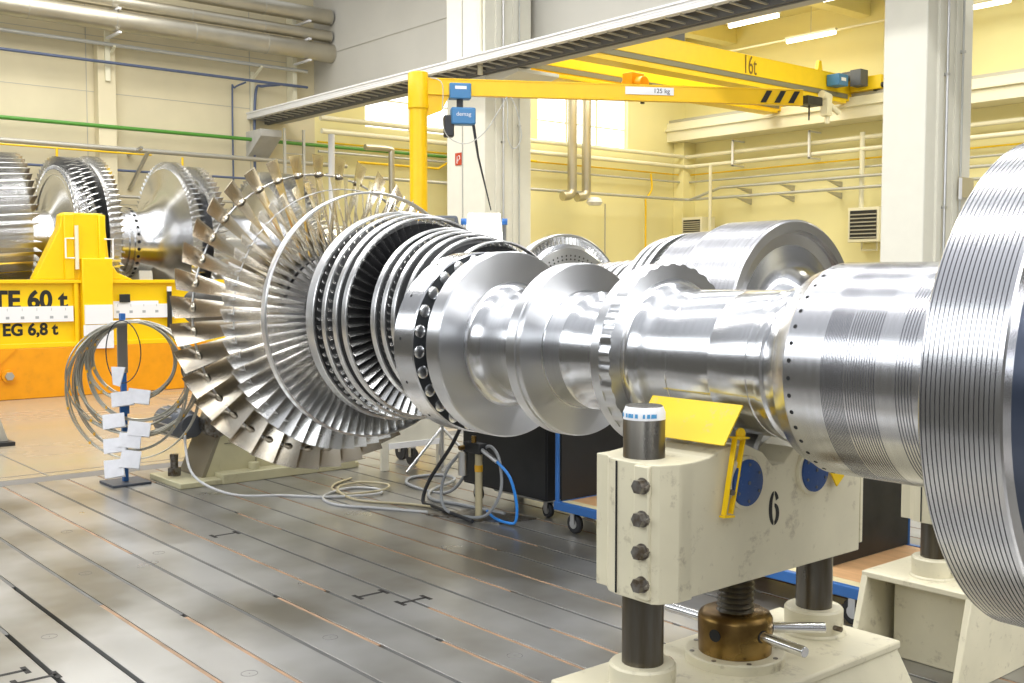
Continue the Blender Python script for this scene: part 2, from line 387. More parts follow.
# ------------------------------------------------------------------ turbine blades
def blade_mesh(name, r0, r1, c0, c1, t0, t1, camber, thick, m, ns=7, nc=6, boss=0):
    """one aerofoil: radial along Z, chord c0..c1 turned from the X axis by t0..t1"""
    vs = []; fs = []
    n2 = 2 * nc
    for i in range(ns):
        u = i / (ns - 1); r = r0 + (r1 - r0) * u; c = c0 + (c1 - c0) * u; t = t0 + (t1 - t0) * (u ** .9)
        cam_ = camber * (1 - .75 * u); th = thick * (1 - .65 * u)
        ring = []
        for k in range(n2):
            if k <= nc: s_ = k / nc; side = 1
            else: s_ = (n2 - k) / nc; side = -1
            x = (s_ - .5) * c
            y = cam_ * c * 4 * s_ * (1 - s_) + side * th * (math.sin(PI * min(1, s_ ** .7)) * .5 + .04)
            X = x * math.cos(t) - y * math.sin(t); Y = x * math.sin(t) + y * math.cos(t)
            ring.append((X, Y, r))
        vs += ring
    for i in range(ns - 1):
        for k in range(n2): fs.append((i * n2 + k, i * n2 + (k + 1) % n2, (i + 1) * n2 + (k + 1) % n2, (i + 1) * n2 + k))
    fs.append(tuple(range(n2))); fs.append(tuple((ns - 1) * n2 + k for k in range(n2)))
    b = MB().add(vs, fs)
    if boss: b.tube([(0, -.045, boss), (0, -.03, boss), (0, 0, boss), (0, .03, boss), (0, .045, boss)], [.006, .018, .026, .018, .006], 10)
    me = bpy.data.meshes.new(name); me.from_pydata(b.v, [], b.f)
    bm = bmesh.new(); bm.from_mesh(me); bmesh.ops.recalc_face_normals(bm, faces=bm.faces); bm.to_mesh(me); bm.free()
    me.materials.append(m); me.polygons.foreach_set('use_smooth', [True] * len(me.polygons)); me.set_sharp_from_angle(angle=math.radians(50))
    return me
class Rotor:
    """holds the budget of 100 separate blade parts; further rows go into one stuff mesh"""
    def __init__(s, root, axis='X', name='turbine_blade'): s.root = root; s.axis = axis; s.n = 0; s.rest = MB(); s.m = None; s.name = name
    def row(s, me, n, pos, ph=0.0, sep=True):
        for k in range(n):
            th = ph + 2 * PI * k / n
            R = Matrix.Rotation(th, 4, s.axis)
            if s.axis == 'Y': R = R @ Matrix.Rotation(PI / 2, 4, 'Z')
            T = Matrix.Translation((pos, 0, 0) if s.axis == 'X' else (0, pos, 0))
            if sep and s.n < 100:
                o = bpy.data.objects.new(s.name, me); COL.objects.link(o); o.parent = s.root; o.matrix_local = T @ R; s.n += 1
            else:
                s.m = s.m or me.materials[0]
                W = Matrix.Translation(s.root.location) @ T @ R
                s.rest.add([W @ v.co for v in me.vertices], [tuple(p.vertices) for p in me.polygons])
    def done(s):
        if s.rest.v:
            o = s.rest.build(s.name + '_rows', s.m, s.root, angle=50); o['kind'] = 'stuff'

def ring(x0, x1, ri, ro, ch=.004): return [(x0, ri), (x0, ro - ch), (x0 + ch, ro), (x1 - ch, ro), (x1, ro - ch), (x1, ri), (x0, ri)]
def arcprof(x0, r0, x1, r1, n=8):
    """concave fillet from a face point (x0,r0) to a cylinder point (x1,r1)"""
    return [(x1 - (x1 - x0) * math.cos(PI / 2 * i / n), r0 + (r1 - r0) * math.sin(PI / 2 * i / n)) for i in range(n + 1)]

# ---- bladed low pressure rotor (behind)
YB, ZB = 4.3, 1.539
B = thing('turbine_rotor', 'large bladed turbine rotor with bare fanned-out last blades, left of centre', 'turbine rotor', (-6.6, YB, ZB))
bx = -6.6
def RB(prof, name, m, n=128): return MB().rev(prof, (0, YB, ZB), 'X', n).build(name, m, B)
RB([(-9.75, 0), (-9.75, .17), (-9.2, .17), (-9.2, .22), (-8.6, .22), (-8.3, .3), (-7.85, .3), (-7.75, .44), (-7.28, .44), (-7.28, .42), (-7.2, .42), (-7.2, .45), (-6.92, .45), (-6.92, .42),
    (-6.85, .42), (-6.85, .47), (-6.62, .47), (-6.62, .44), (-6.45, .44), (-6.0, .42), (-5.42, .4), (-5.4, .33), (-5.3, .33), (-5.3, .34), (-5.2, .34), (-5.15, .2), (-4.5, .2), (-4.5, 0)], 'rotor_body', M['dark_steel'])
for pr in ([(-6.42, .4), (-6.42, .68), (-6.24, .67), (-6.1, .652), (-6.02, .635), (-6.02, .4)], [(-5.83, .4), (-5.83, .555), (-5.74, .545), (-5.64, .53), (-5.55, .51), (-5.44, .49), (-5.40, .4)], [(-5.32, .3), (-5.32, .47), (-5.295, .47), (-5.295, .3)]): RB(pr, 'gap_shade_disc', M['gap'])  # dark discs added so the gaps behind rings and blades look shaded
L0 = blade_mesh('last_stage_blade', .42, 1.22, .16, .19, -.2, -1.0, -.12, .024, M['blade_last'], ns=10, nc=8, boss=1.065)
L1 = blade_mesh('turbine_blade', .44, 1.02, .12, .12, -.2, -.85, -.12, .016, M['blade'], ns=8)
L2 = blade_mesh('turbine_blade', .46, .875, .09, .085, -.15, -.7, -.14, .012, M['blade'], ns=7)
S4 = blade_mesh('turbine_blade', .41, .67, .045, .045, -.45, -.75, -.15, .010, M['blade'], ns=4)
S9 = blade_mesh('turbine_blade', .33, .49, .032, .03, -.5, -.8, -.15, .007, M['blade'], ns=3)
ST = blade_mesh('turbine_blade', .63, .71, .036, .036, -.7, -.8, -.15, .018, M['blade'], ns=2, nc=4)
ST2 = blade_mesh('turbine_blade', .48, .572, .03, .03, -.7, -.8, -.15, .013, M['blade'], ns=2, nc=4)
R = Rotor(B)
R.row(L0, 38, -7.43 - bx, .03); R.row(L1, 57, -7.05 - bx, .02); R.row(L2, 76, -6.72 - bx, .01)
R.row(S4, 66, -5.97 - bx, 0); R.row(S9, 84, -5.26 - bx, 0)
for x in (-6.28, -6.15): R.row(ST, 72, x - bx, 0)
for x in (-5.75, -5.66): R.row(ST2, 72, x - bx, 0)
R.done()
RB(ring(-6.73, -6.675, .876, .89), 'shroud_ring', M['shroud'])
RB(ring(-6.405, -6.31, .714, .73), 'shroud_ring', M['shroud'])
for x, w, ri, ro in ((-6.227, .046, .70, .715), (-6.113, .046, .686, .70), (-6.035, .052, .666, .68), (-5.817, .05, .586, .60), (-5.725, .044, .571, .585), (-5.632, .04, .556, .57), (-5.54, .036, .539, .552), (-5.45, .036, .517, .53), (-5.28, .045, .489, .5)):
    RB(ring(x, x + w, ri, ro), 'shroud_ring', M['shroud'])
for x, r_, t in ((-7.44, 1.065, .0085), (-7.06, .93, .0045)):
    MB().tube([(x, YB + r_ * math.cos(a * PI / 60), ZB + r_ * math.sin(a * PI / 60)) for a in range(120)], t, 8, closed=True).build('lacing_wire', M['zinc'], B)

# ---- its far pedestal
S = thing('bearing_pedestal', 'yellowed cream pedestal with roller drive under the far end of the bladed rotor', 'pedestal', (-9.2, YB, 0))
mb = MB(); mb.box(-9.55, -8.86, 3.72, 5.5, 0, .05); mb.box(-9.02, -8.84, 4.1, 5.45, 0, .09); mb.build('base_plate', M['olive'], S, bevel=.008)
mb = MB(); mb.prism([(-9.08, 4.02, .05), (-9.08, 5.3, .05), (-9.08, 5.1, .95), (-9.08, 4.9, 1.08), (-9.08, 4.75, 1.3), (-9.08, 4.35, 1.2), (-9.08, 4.32, .8)], (.06, 0, 0))
mb.prism([(-9.48, 4.02, .05), (-9.48, 5.3, .05), (-9.48, 5.1, .95), (-9.48, 4.9, 1.08), (-9.48, 4.75, 1.3), (-9.48, 4.35, 1.2), (-9.48, 4.32, .8)], (.06, 0, 0)); mb.build('side_plate', M['olive'], S, bevel=.004)
EP = mat('stained_plate', (.24, .21, .15), .2, .5)
mb = MB(); mb.prism([(-9.5, 3.98, .05), (-9.02, 3.98, .05), (-9.02, 4.3, .8), (-9.5, 4.3, .8)], (0, .04, .0)); mb.build('end_plate', EP, S, bevel=.003)
mb = MB(); mb.box(-9.03, -9.015, 4.5, 4.506, .1, .9); mb.box(-9.03, -9.015, 4.2, 5.2, .33, .336); mb.build('seam', M['oldbolt'], S)
for y in (4.45, 4.8): MB().cyl((-8.95, y, .09), (-8.95, y, .15), .05, 20).build('clamp_nut', M['olive'], S, bevel=.004)
mb = MB(); mb.cyl((-9.3, 3.85, .05), (-9.3, 3.85, .12), .06, 6); mb.cyl((-9.3, 3.85, .12), (-9.3, 3.85, .2), .034, 12); mb.cyl((-9.3, 3.85, .2), (-9.3, 3.85, .24), .04, 6); mb.build('anchor_bolt', M['oldbolt'], S)
for y in (4.15, 4.45): MB().cyl((-9.5, y, .98), (-9.0, y, .98), .14, 40).build('support_roller', M['dark_steel'], S)
mo = MB().rev([(-9.75, 0), (-9.75, .1), (-9.7, .13), (-9.25, .13), (-9.2, .1), (-9.12, .1), (-9.1, .05), (-9.1, 0)], (0, 3.95, .5), 'X', 32).build('drive_motor', M['grey'], S)
mb = MB()
for k in range(12):
    a = k * PI / 6; mb.box(-9.66, -9.3, 3.95 + .135 * math.cos(a) - .006, 3.95 + .135 * math.cos(a) + .006, .5 + .135 * math.sin(a) - .006, .5 + .135 * math.sin(a) + .006)
mb.build('cooling_fin', M['zinc'], mo)
MB().rev([(-9.1, .0), (-9.1, .12), (-8.98, .12), (-8.97, .09), (-8.97, .055), (-9.0, .05), (-9.0, 0)], (0, 4.12, .52), 'X', 32).build('gearbox', M['oldbolt'], S)

# ---- bare shaft rotor in front
YA, ZA = 2.77, 1.540
A = thing('shaft_rotor', 'bare turned steel generator shaft with thick collars, nearest to the camera', 'rotor shaft', (-2.4, YA, ZA))
def RA(prof, name, m, n=160): return MB().rev(prof, (0, YA, ZA), 'X', n).build(name, m, A)
shaft = [(-3.7, 0), (-3.7, .24), (-3.6, .25), (-3.32, .25), (-3.3, .27), (-3.302, .272)] 
RA([(-3.68, 0), (-3.68, .22), (-3.4, .22), (-3.32, .235)] + arcprof(-3.3045, .25, -3.225, .1975, 10) + [(-2.99, .195), (-2.93, .25), (-2.895, .25)] +
   [(-2.888, .213), (-2.80, .213), (-2.795, .2085), (-2.765, .192), (-2.60, .192), (-2.55, .24), (-2.456, .262)] + arcprof(-2.455, .258, -2.40, .2255, 8) +
   [(-2.30, .2255), (-2.298, .224), (-2.294, .224), (-2.292, .2255), (-2.13, .2255), (-2.128, .2247), (-2.124, .2247), (-2.122, .2255), (-1.985, .2255), (-1.983, .2235), (-1.979, .2235), (-1.977, .2255),
    (-1.955, .2265), (-1.95, .235), (-1.94, .2365), (-1.925, .2365), (-1.918, .229), (-1.905, .232), (-1.87, .238), (-1.84, .262), (-1.80, .262), (-1.79, 0)], 'shaft', M['steelX'])
# coupling flange (left plate) with bolts showing in the gap
cf = RA([(-3.606, .2), (-3.606, .362), (-3.6, .37), (-3.478, .37), (-3.473, .365), (-3.473, .2), (-3.606, .2)], 'coupling_flange', M['steelX'])
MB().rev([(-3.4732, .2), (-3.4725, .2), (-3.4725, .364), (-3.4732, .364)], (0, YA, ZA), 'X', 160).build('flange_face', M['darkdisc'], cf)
for k in range(26):
    a = 2 * PI * (k + .3) / 26
    c = Vector((0, YA + .338 * math.cos(a), ZA + .338 * math.sin(a)))
    MB().rev([(-3.4735, 0), (-3.4735, .0255), (-3.470, .025), (-3.4665, .019), (-3.465, .010), (-3.4645, 0)], c, 'X', 20).build('flange_bolt', M['bolt'], A)
    if k % 2 == 0:
        c = Vector((-3.555, YA + .366 * math.cos(a + .1), ZA + .366 * math.sin(a + .1))); dr = Vector((0, math.cos(a + .1), math.sin(a + .1)))
        MB().cyl(c, c + dr * .0046, .0065, 12).build('balance_hole', M['hole'], A)
RA([(-3.386, .2), (-3.386, .362), (-3.38, .37), (-3.309, .37), (-3.304, .365), (-3.304, .249), (-3.33, .2)], 'coupling_flange', M['faceX'])
RA([(-2.968, .18), (-2.968, .316), (-2.963, .32), (-2.918, .32), (-2.915, .313), (-2.908, .313), (-2.905, .319), (-2.893, .319), (-2.889, .315), (-2.889, .214), (-2.95, .18)], 'collar', M['faceX'])
# toothed collar: notches cut in the near rim
def notched(x0, x1, ri, ro, n, xa, depth):
    mb = MB(); seg = 6; N = n * seg; vs = []
    xs = [(x0, ri), (x0, ro - .004), (x0 + .004, ro), (xa, ro), (xa + .0005, None), (x1, None), (x1, ri)]
    for x, r in xs:
        for k in range(N):
            rr = r if r is not None else (ro - depth if k % seg in (0, 1, 2) else ro)
            t = 2 * PI * k / N; vs.append((x, YA + rr * math.cos(t), ZA + rr * math.sin(t)))
    fs = [(i * N + k, i * N + (k + 1) % N, (i + 1) * N + (k + 1) % N, (i + 1) * N + k) for i in range(len(xs) - 1) for k in range(N)]
    return mb.add(vs, fs)
notched(-2.545, -2.456, .2, .312, 34, -2.503, .005).build('toothed_collar', M['faceX'], A)
# grooved drum
pr = [(-1.84, .2), (-1.84, .288), (-1.795, .303), (-1.79, .307), (-1.675, .307)]
def grooves(pr, x0, x1, n, ro, dep, duty=.4):
    p = (x1 - x0) / n
    for i in range(n):
        a = x0 + i * p; pr += [(a, ro), (a + .0004, ro - dep), (a + p * duty, ro - dep), (a + p * duty + .0004, ro)]
grooves(pr, -1.672, -1.602, 15, .307, .003, .5)
grooves(pr, -1.598, -1.508, 12, .307, .004, .35)
grooves(pr, -1.455, -1.405, 6, .307, .004, .35)
pr += [(-1.3, .307), (-1.2, .3), (-1.2, .2)]
RA(pr, 'grooved_drum', M['grooved'])
for k in range(40):
    a = 2 * PI * (k + .2) / 40; dr = Vector((0, math.cos(a), math.sin(a))); c = Vector((-1.773, YA, ZA)) + dr * .3
    MB().cyl(c, c + dr * .0074, .0062, 12).build('balance_hole', M['hole'], A)
# big grooved wheel
pr = [(-1.226, .25), (-1.226, .6), (-1.221, .605)]
grooves(pr, -1.218, -1.047, 16, .605, .006, .2)
pr += [(-1.044, .605), (-1.04, .6), (-1.04, .565), (-1.055, .56), (-1.055, .3), (-1.0, .25), (-.2, .25), (-.2, 0)]
w = RA(pr, 'grooved_wheel', M['grooved'])
MB().rev([(-1.0548, .3), (-1.054, .3), (-1.054, .598 - .04), (-1.0548, .598 - .04)], (0, YA, ZA), 'X', 160).build('web_face', mat('dark_blue_steel', (.05, .07, .12), .8, .35), w)

# ------------------------------------------------------------------ roller stand no. 6
def roller_stand(xc, yc, zt, label, num=True, base_h=.57, gus=False, po=.434):
    """xc: centre plane, yc: rotor axis, zt: vertical shift of the block"""
    s = thing('roller_stand', label, 'rotor stand', (xc, yc, 0))
    z0, z1 = .885 + zt, 1.283 + zt
    # block outline in plan: rounded clamp at both ends
    mb = MB()
    # front view polygon (Y,Z) with shallow notch under the shaft, extruded over the thickness
    e = po + .021
    fr = [(-e, z0), (e, z0), (e, z1 - .012), (.33, z1), (.26, z1 + .02), (.17, z1 + .025), (.08, z1 - .01), (.03, z1 - .055), (-.03, z1 - .055), (-.08, z1 - .01), (-.17, z1 + .025), (-.26, z1 + .02), (-.33, z1), (-e, z1 - .012)]
    mb.prism([(xc - .155, yc + y, z) for y, z in fr], (.315, 0, 0))
    blk = mb.build('bearing_block', M['cream'], s, bevel=.004, smooth=False)
    for sg in (-1, 1):
        pts = [(a, b - po + .434) for a, b in [(.16, -.46), (.138, -.515), (.12, -.53), (-.02, -.53), (-.06, -.52), (-.095, -.492), (-.14, -.492), (-.14, -.40), (.16, -.40)]]
        if sg > 0: pts = [(min(a, .04), b) for a, b in pts]
        mb = MB(); mb.prism([(xc + a, yc + (b if sg < 0 else -b), z0 - .006) for a, b in pts], (0, 0, z1 - z0 + .0))
        cl = mb.build('clamp_housing', M['cream'], s, bevel=.003, smooth=False)
        y = yc + sg * (po + .097)
        MB().box(xc - .019, xc - .014, min(y, y + sg * .003), max(y, y + sg * .003), z0, z1 - .01).build('clamp_split', M['hole'], cl)
        MB().box(xc + .062, xc + .118, y - .012 if sg < 0 else y - .006, y + .006 if sg < 0 else y + .012, z0 + .005, z1 - .01).build('clamp_rib', M['cream'], cl, bevel=.004)
        for k in range(4 if sg < 0 else 0):
            z = z0 + .05 + k * .094; yy = y - .008 if sg < 0 else y + .008; x = xc + .098
            mb = MB(); mb.cyl((x, yy, z), (x, yy + sg * .006, z), .024, 20); mb.cyl((x, yy + sg * .006, z), (x, yy + sg * .03, z), .021, 6); mb.cyl((x + .026, yy + sg * .006, z + .004), (x + .034, yy + sg * .03, z + .0), .0045, 8)
            mb.build('clamp_bolt', M['oldbolt'], cl)
        # guide post, collar
        py = yc + sg * po
        p = MB().rev([(base_h, 0), (base_h, .062), (1.41 + zt, .062), (1.43 + zt, .053), (1.43 + zt, 0)], (xc, py, 0), 'Z', 40).build('guide_post', M['post'], s)
        if num:
            MB().rev([(1.39, .0625), (1.4095, .0625), (1.4275, .0548), (1.4275, .054)], (xc, py, 0), 'Z', 40).build('label_band', M['white'], p)
            mb = MB()
            for k in range(14):
                a = -2.6 + k * .19; ww = .07 + .03 * (k % 3)
                if k % 5 == 3: continue
                q = [(a, 1.397), (a + ww * 1.6, 1.397), (a + ww * 1.5, 1.409), (a + .02, 1.409)]
                mb.add([(xc + .0632 * math.cos(t), py + .0632 * math.sin(t), z) for t, z in q], [(0, 1, 2, 3)])
            mb.build('label_print', mat('blue_print', (.08, .33, .62), 0, .5) if 'blue_print' not in bpy.data.materials else bpy.data.materials['blue_print'], p)
        MB().rev([(base_h - .01, 0), (base_h - .01, .112), (base_h + .006, .108), (base_h + .012, .1), (base_h + .085, .1), (base_h + .092, .094), (base_h + .092, .0)], (xc, py, 0), 'Z', 40).build('post_collar', M['cream'], s)
        MB().cyl((xc + .09, py - .02, base_h + .04), (xc + .125, py - .02, base_h + .04), .009, 10).build('grub_screw', M['oldbolt'], s)
        # rollers that carry the shaft and their blue end caps
        ry = yc + sg * .172; rz = 1.193 + zt
        MB().rev([(xc - .135, 0), (xc - .135, .135), (xc - .125, .145), (xc + .03, .145), (xc + .04, .135), (xc + .04, 0)], (0, ry, rz), 'X', 48).build('support_roller', M['zinc'], s)
        rg = MB().rev([(xc + .16, 0), (xc + .16, .081), (xc + .172, .081), (xc + .174, .076), (xc + .174, 0)], (0, ry, rz), 'X', 40).build('cap_ring', M['cream'], s)
        cp = MB().rev([(xc + .17, 0), (xc + .17, .07), (xc + .18, .07), (xc + .182, .067), (xc + .182, 0)], (0, ry, rz), 'X', 40).build('end_cap', M['bluecap'], s); cp['label'] = 'blue round end cap'
        for k in range(6):
            a = k * PI / 3 + .5; MB().cyl((xc + .182, ry + .055 * math.cos(a), rz + .055 * math.sin(a)), (xc + .185, ry + .055 * math.cos(a), rz + .055 * math.sin(a)), .005, 8).build('cap_screw', M['grey'], cp)
        MB().cyl((xc + .182, ry, rz), (xc + .185, ry, rz), .006, 8).build('cap_screw', M['grey'], cp)
    # jack screw, bronze nut with bars, flange
    n = 12; pr = [(base_h + .1, 0)]
    for i in range(n):
        z = base_h + .1 + i * (z0 - base_h - .1) / n; h = (z0 - base_h - .1) / n; pr += [(z, .052), (z + h * .5, .061), (z + h, .052)]
    pr.append((z0, 0))
    MB().rev(pr, (xc, yc, 0), 'Z', 32).build('jack_screw', M['post'], s)
    nut = MB().rev([(base_h + .03, 0), (base_h + .03, .117), (base_h + .142, .12), (base_h + .156, .112), (base_h + .165, .095), (base_h + .16, 0)], (xc, yc, 0), 'Z', 48).build('jack_nut', M['brass'], s)
    for a in (-.1, .85, PI, -1.45):
        dx, dy = math.cos(a), math.sin(a); z = base_h + .105
        if a != -1.45:
            MB().cyl((xc + dx * .1, yc + dy * .1, z), (xc + dx * .29, yc + dy * .29, z), .017, 16).build('turning_bar', M['bolt'], s, bevel=.002)
        MB().cyl((xc + dx * .112, yc + dy * .112, z), (xc + dx * .1205, yc + dy * .1205, z), .02, 16).build('bar_socket', M['hole'], nut)
    MB().rev([(base_h, 0), (base_h, .16), (base_h + .028, .16), (base_h + .032, .156), (base_h + .032, 0)], (xc, yc, 0), 'Z', 48).build('nut_flange', M['cream'], s)
    for k in range(8):
        a = k * PI / 4 + .2; MB().cyl((xc + .142 * math.cos(a), yc + .142 * math.sin(a), base_h + .03), (xc + .142 * math.cos(a), yc + .142 * math.sin(a), base_h + .034), .008, 10).build('screw', M['oldbolt'], s)
    # welded base
    mb = MB()
    if not gus:
        w0, w1 = .24, .42
        l0, l1 = .57, .74
        t = [(xc - w0, yc - l0), (xc + w0, yc - l0), (xc + w0, yc + l0), (xc - w0, yc + l0)]
        b = [(xc - w1, yc - l1), (xc + w1, yc - l1), (xc + w1, yc + l1), (xc - w1, yc + l1)]
        mb.add([(x, y, 0) for x, y in b] + [(x, y, base_h - .02) for x, y in t], [(3, 2, 1, 0), (4, 5, 6, 7), (0, 1, 5, 4), (1, 2, 6, 5), (2, 3, 7, 6), (3, 0, 4, 7)])
        mb.box(xc - w0 - .01, xc + w0 + .01, yc - l0 - .01, yc + l0 + .01, base_h - .03, base_h)
        mb.build('base', M['cream'], s, bevel=.008)
        MB().rev([(0, .03), (.006, .036), (.012, .03), (.006, .024), (0, .03)], (xc - .13, yc - .2, base_h), 'Z', 24).build('lifting_eye', mat('rusty_steel', (.25, .08, .02), .5, .6), s)
    else:
        mb.box(xc - .27, xc + .27, yc - po - .17, yc + po + .17, base_h - .03, base_h)
        mb.box(xc - .2, xc + .2, yc - po, yc + po, 0, base_h - .03); mb.build('base', M['cream'], s, bevel=.006)
        for gx in (-.27, .24):
            g = MB(); g.prism([(xc + gx, yc - po - .17, base_h - .02), (xc + gx, yc + po + .17, base_h - .02), (xc + gx, yc + po + .17, 0), (xc + gx, yc - po - .29, 0)], (.03, 0, 0)); g.build('gusset', M['cream'], s, bevel=.004)
    if num:
        def P6(u, v): return (xc + .1604, yc - .02 + u * .052, 1.093 + v * .053)
        six = MB()
        def band(cx, cy, rx, ry, ix, iy, a0, a1, umin):
            o_, i_ = [], []
            for k in range(15):
                a = math.radians(a0 + (a1 - a0) * k / 14)
                for lst, (p, q_) in ((o_, (rx, ry)), (i_, (ix, iy))):
                    u = cx + p * math.cos(a); u = max(u, .05) if umin > 0 else min(u, -.05); lst.append((u, cy + q_ * math.sin(a)))
            for k in range(14): six.prism([P6(*o_[k]), P6(*o_[k + 1]), P6(*i_[k + 1]), P6(*i_[k])], (.001, 0, 0))
        band(0, 0, .5, 1, .19, .8, 92, 268, -1); band(0, .0, .5, 1, .19, .8, 32, 86, 1); band(0, -.36, .5, .64, .19, .44, -88, 88, 1)
        six.build('stencil_number', M['blackpaint'], blk, smooth=False)
    return s
XS = -2.185
st6 = roller_stand(XS, YA, 0, 'cream roller stand marked 6 carrying the bare shaft', True)
# yellow guard flap over the near roller
g = MB(); g.prism([(-2.34, 2.54, 1.432), (-1.985, 2.54, 1.432), (-1.985, 2.455, 1.322), (-2.34, 2.455, 1.322)], (0, .004, -.003))
gu = g.build('guard_flap', M['yellow_worn'], st6); gu['label'] = 'worn yellow sheet guard'
g = MB(); 
for dy in (-.02, .02): g.bar((-2.008, 2.555 + dy, 1.335), (-2.008, 2.503 + dy * .8, 1.11), .006, .017, up=(1, 0, 0))
g.bar((-2.008, 2.527, 1.335), (-2.008, 2.585, 1.330), .006, .03, up=(1, 0, 0)); g.bar((-2.008, 2.478, 1.107), (-2.008, 2.528, 1.102), .006, .02, up=(1, 0, 0)); g.cyl((-2.012, 2.56, 1.342), (-2.003, 2.56, 1.342), .019, 16)
ga = g.build('guard_arm', M['yellow'], st6, bevel=.001)
MB().cyl((-2.02, 2.515, 1.175), (-1.995, 2.515, 1.175), .009, 6).build('wing_bolt', M['oldbolt'], ga)
g = MB(); g.bar((-2.008, 3.03, 1.21), (-2.008, 3.08, 1.14), .05, .005, up=(1, 0, 0)); g.build('guard_arm', M['yellow'], st6)

# ------------------------------------------------------------------ second shaft rotor behind (grooved drum)
KD = 1.12
YD, ZD = 5.1 * KD, 1.8 - .26 * KD
D = thing('drum_rotor', 'rotor with large finely grooved drum, standing behind the bare shaft', 'turbine rotor', (-4.4 * KD, YD, ZD))
def RD(prof, name, m, n=128): return MB().rev([(a * KD, r * KD) for a, r in prof], (0, YD, ZD), 'X', n).build(name, m, D)
RD([(-3.66, 0), (-3.66, .45), (-3.65, .39)] + arcprof(-3.648, .37, -3.46, .22, 8) + [(-3.2, .2), (-2.75, .2), (-2.7, .35), (-1.95, .35), (-1.95, 0)], 'shaft', M['steelX'])
pr = [(-3.66, .3), (-3.66, .5), (-3.655, .512), (-3.64, .515), (-3.64, .53), (-3.62, .53), (-3.62, .578), (-3.632, .59)]
grooves(pr, -3.63, -4.02, 30, .59, .0025, .5)
pr += [(-4.03, .59), (-4.03, .2)]
RD(pr, 'grooved_drum', M['fine'])
pr = [(-4.03, .2), (-4.03, .545)]; grooves(pr, -4.035, -4.28, 22, .545, .0025, .5); pr += [(-4.29, .545), (-4.29, .2)]
RD(pr, 'grooved_drum', M['fine'])
RD([(-4.29, .2), (-4.29, .47), (-4.45, .45), (-4.7, .36), (-4.7, .3), (-5.4, .3), (-5.45, .34)] + [(-5.47, .34), (-5.47, .45), (-5.5, .5), (-5.55, .5), (-5.6, .2), (-5.62, .2), (-6.2, .18), (-6.2, 0)], 'shaft', M['steelX'])
for i, (x, r) in enumerate(((-4.70, .37), (-4.78, .365), (-4.86, .36), (-4.94, .355), (-5.02, .35), (-5.1, .345), (-5.18, .34))):
    RD(ring(x - .045, x, .29, r + .02), 'shroud_ring', M['shroud'])
for x, r in ((-4.36, .54), (-4.43, .532), (-4.5, .52)): RD(ring(x - .03, x, .4, r), 'shroud_ring', M['shroud'])
RDt = Rotor(D)
b1 = blade_mesh('turbine_blade', .46 * KD, .56 * KD, .055, .055, .5, .8, .17, .012, M['blade'], ns=3, nc=4)
b2 = blade_mesh('turbine_blade', .43 * KD, .535 * KD, .065, .065, .6, .8, .17, .012, M['blade'], ns=2, nc=4)
RDt.row(b1, 90, (-5.53 + 4.4) * KD); RDt.row(b2, 90, (-4.31 + 4.4) * KD, sep=False)
RDt.done()
RD(ring(-5.56, -5.5, .553, .57), 'shroud_ring', M['shroud'])
for rr in (.42, .395):
    mb = MB()
    for k in range(64):
        a = 2 * PI * k / 64; y, z = YD + KD * rr * math.cos(a), ZD + KD * rr * math.sin(a); mb.cyl((-5.471 * KD, y, z), (-5.4655 * KD, y, z), .007, 8)
    mb.build('balance_hole_row', M['hole'], D)['kind'] = 'stuff'
RD([(-5.47, .2), (-5.468, .38), (-5.466, .44), (-5.47, .47), (-5.5, .47), (-5.5, .2)], 'disc', M['faceX'])
st2 = roller_stand(-2.54, YD, -.19, 'cream roller stand behind the big grooved wheel at the right edge', False, .43, True, YD - 4.67)
sD = thing('trestle', 'plain cream trestle under the grooved drum rotor', 'trestle', (-4.65, YD, 0))
mb = MB(); mb.box(-4.72, -4.58, YD - .2, YD + .2, 1.0, ZD - .4 * KD); mb.build('saddle', M['cream_clean'], sD, bevel=.01)
for sg in (-1, 1): MB().bar((-4.65, YD + sg * .15, 1.0), (-4.65, YD + sg * .2, 0), .07, .07).build('leg', M['cream_clean'], sD, bevel=.005)

# ------------------------------------------------------------------ rotor lying across at the far left
XL, ZL = -19.1, 2.44
Lr = thing('turbine_rotor', 'far bladed rotor lying crosswise behind the yellow lifting beam', 'turbine rotor', (XL, 6.5, ZL))
def RL(prof, name, m, n=112): return MB().rev(prof, (XL, 0, ZL), 'Y', n).build(name, m, Lr)
RL([(2.6, 0), (2.6, .5), (3.6, .5), (3.6, 1.22), (5.2, 1.22), (5.25, 1.0), (5.27, .6), (5.3, .5), (5.7, .5), (5.75, .52)] , 'rotor_body', M['steelY'])
RL([(5.72, .5), (5.78, .56), (5.84, .7), (5.92, .95), (5.9, 1.08), (5.86, 1.14), (5.86, 1.22), (5.92, 1.24), (6.2, 1.24), (6.2, .5), (5.72, .5)], 'dished_disc', M['steelY'])
RL([(6.2, .5), (6.25, .55), (6.29, .8), (6.33, 1.0), (6.35, 1.34), (6.53, 1.34), (6.58, 1.0), (6.63, .6), (6.8, .54), (6.85, .54)], 'disc', M['steelY'])
RL([(6.8, .54), (6.97, .54), (6.97, .58), (7.05, .58), (7.05, .62), (7.15, .62), (7.15, .56), (7.2, .56), (7.4, .6), (7.58, .75), (7.7, 1.0), (7.76, 1.33), (7.93, 1.33), (7.98, .9), (8.03, .6), (8.1, .6), (8.15, 1.0), (8.18, 1.24), (8.4, 1.24), (8.45, .6), (9.5, .55), (9.6, 1.2), (10.4, 1.2), (10.45, .5), (12.2, .4), (12.2, 0)], 'disc', M['steelY'])
for k in range(30):
    a = 2 * PI * k / 30; dr = Vector((math.cos(a), 0, math.sin(a))); c = Vector((XL, 7.1, ZL)) + dr * .61
    MB().cyl(c, c + dr * .012, .03, 10).build('balance_hole', M['hole'], Lr)
LR = Rotor(Lr, 'Y')
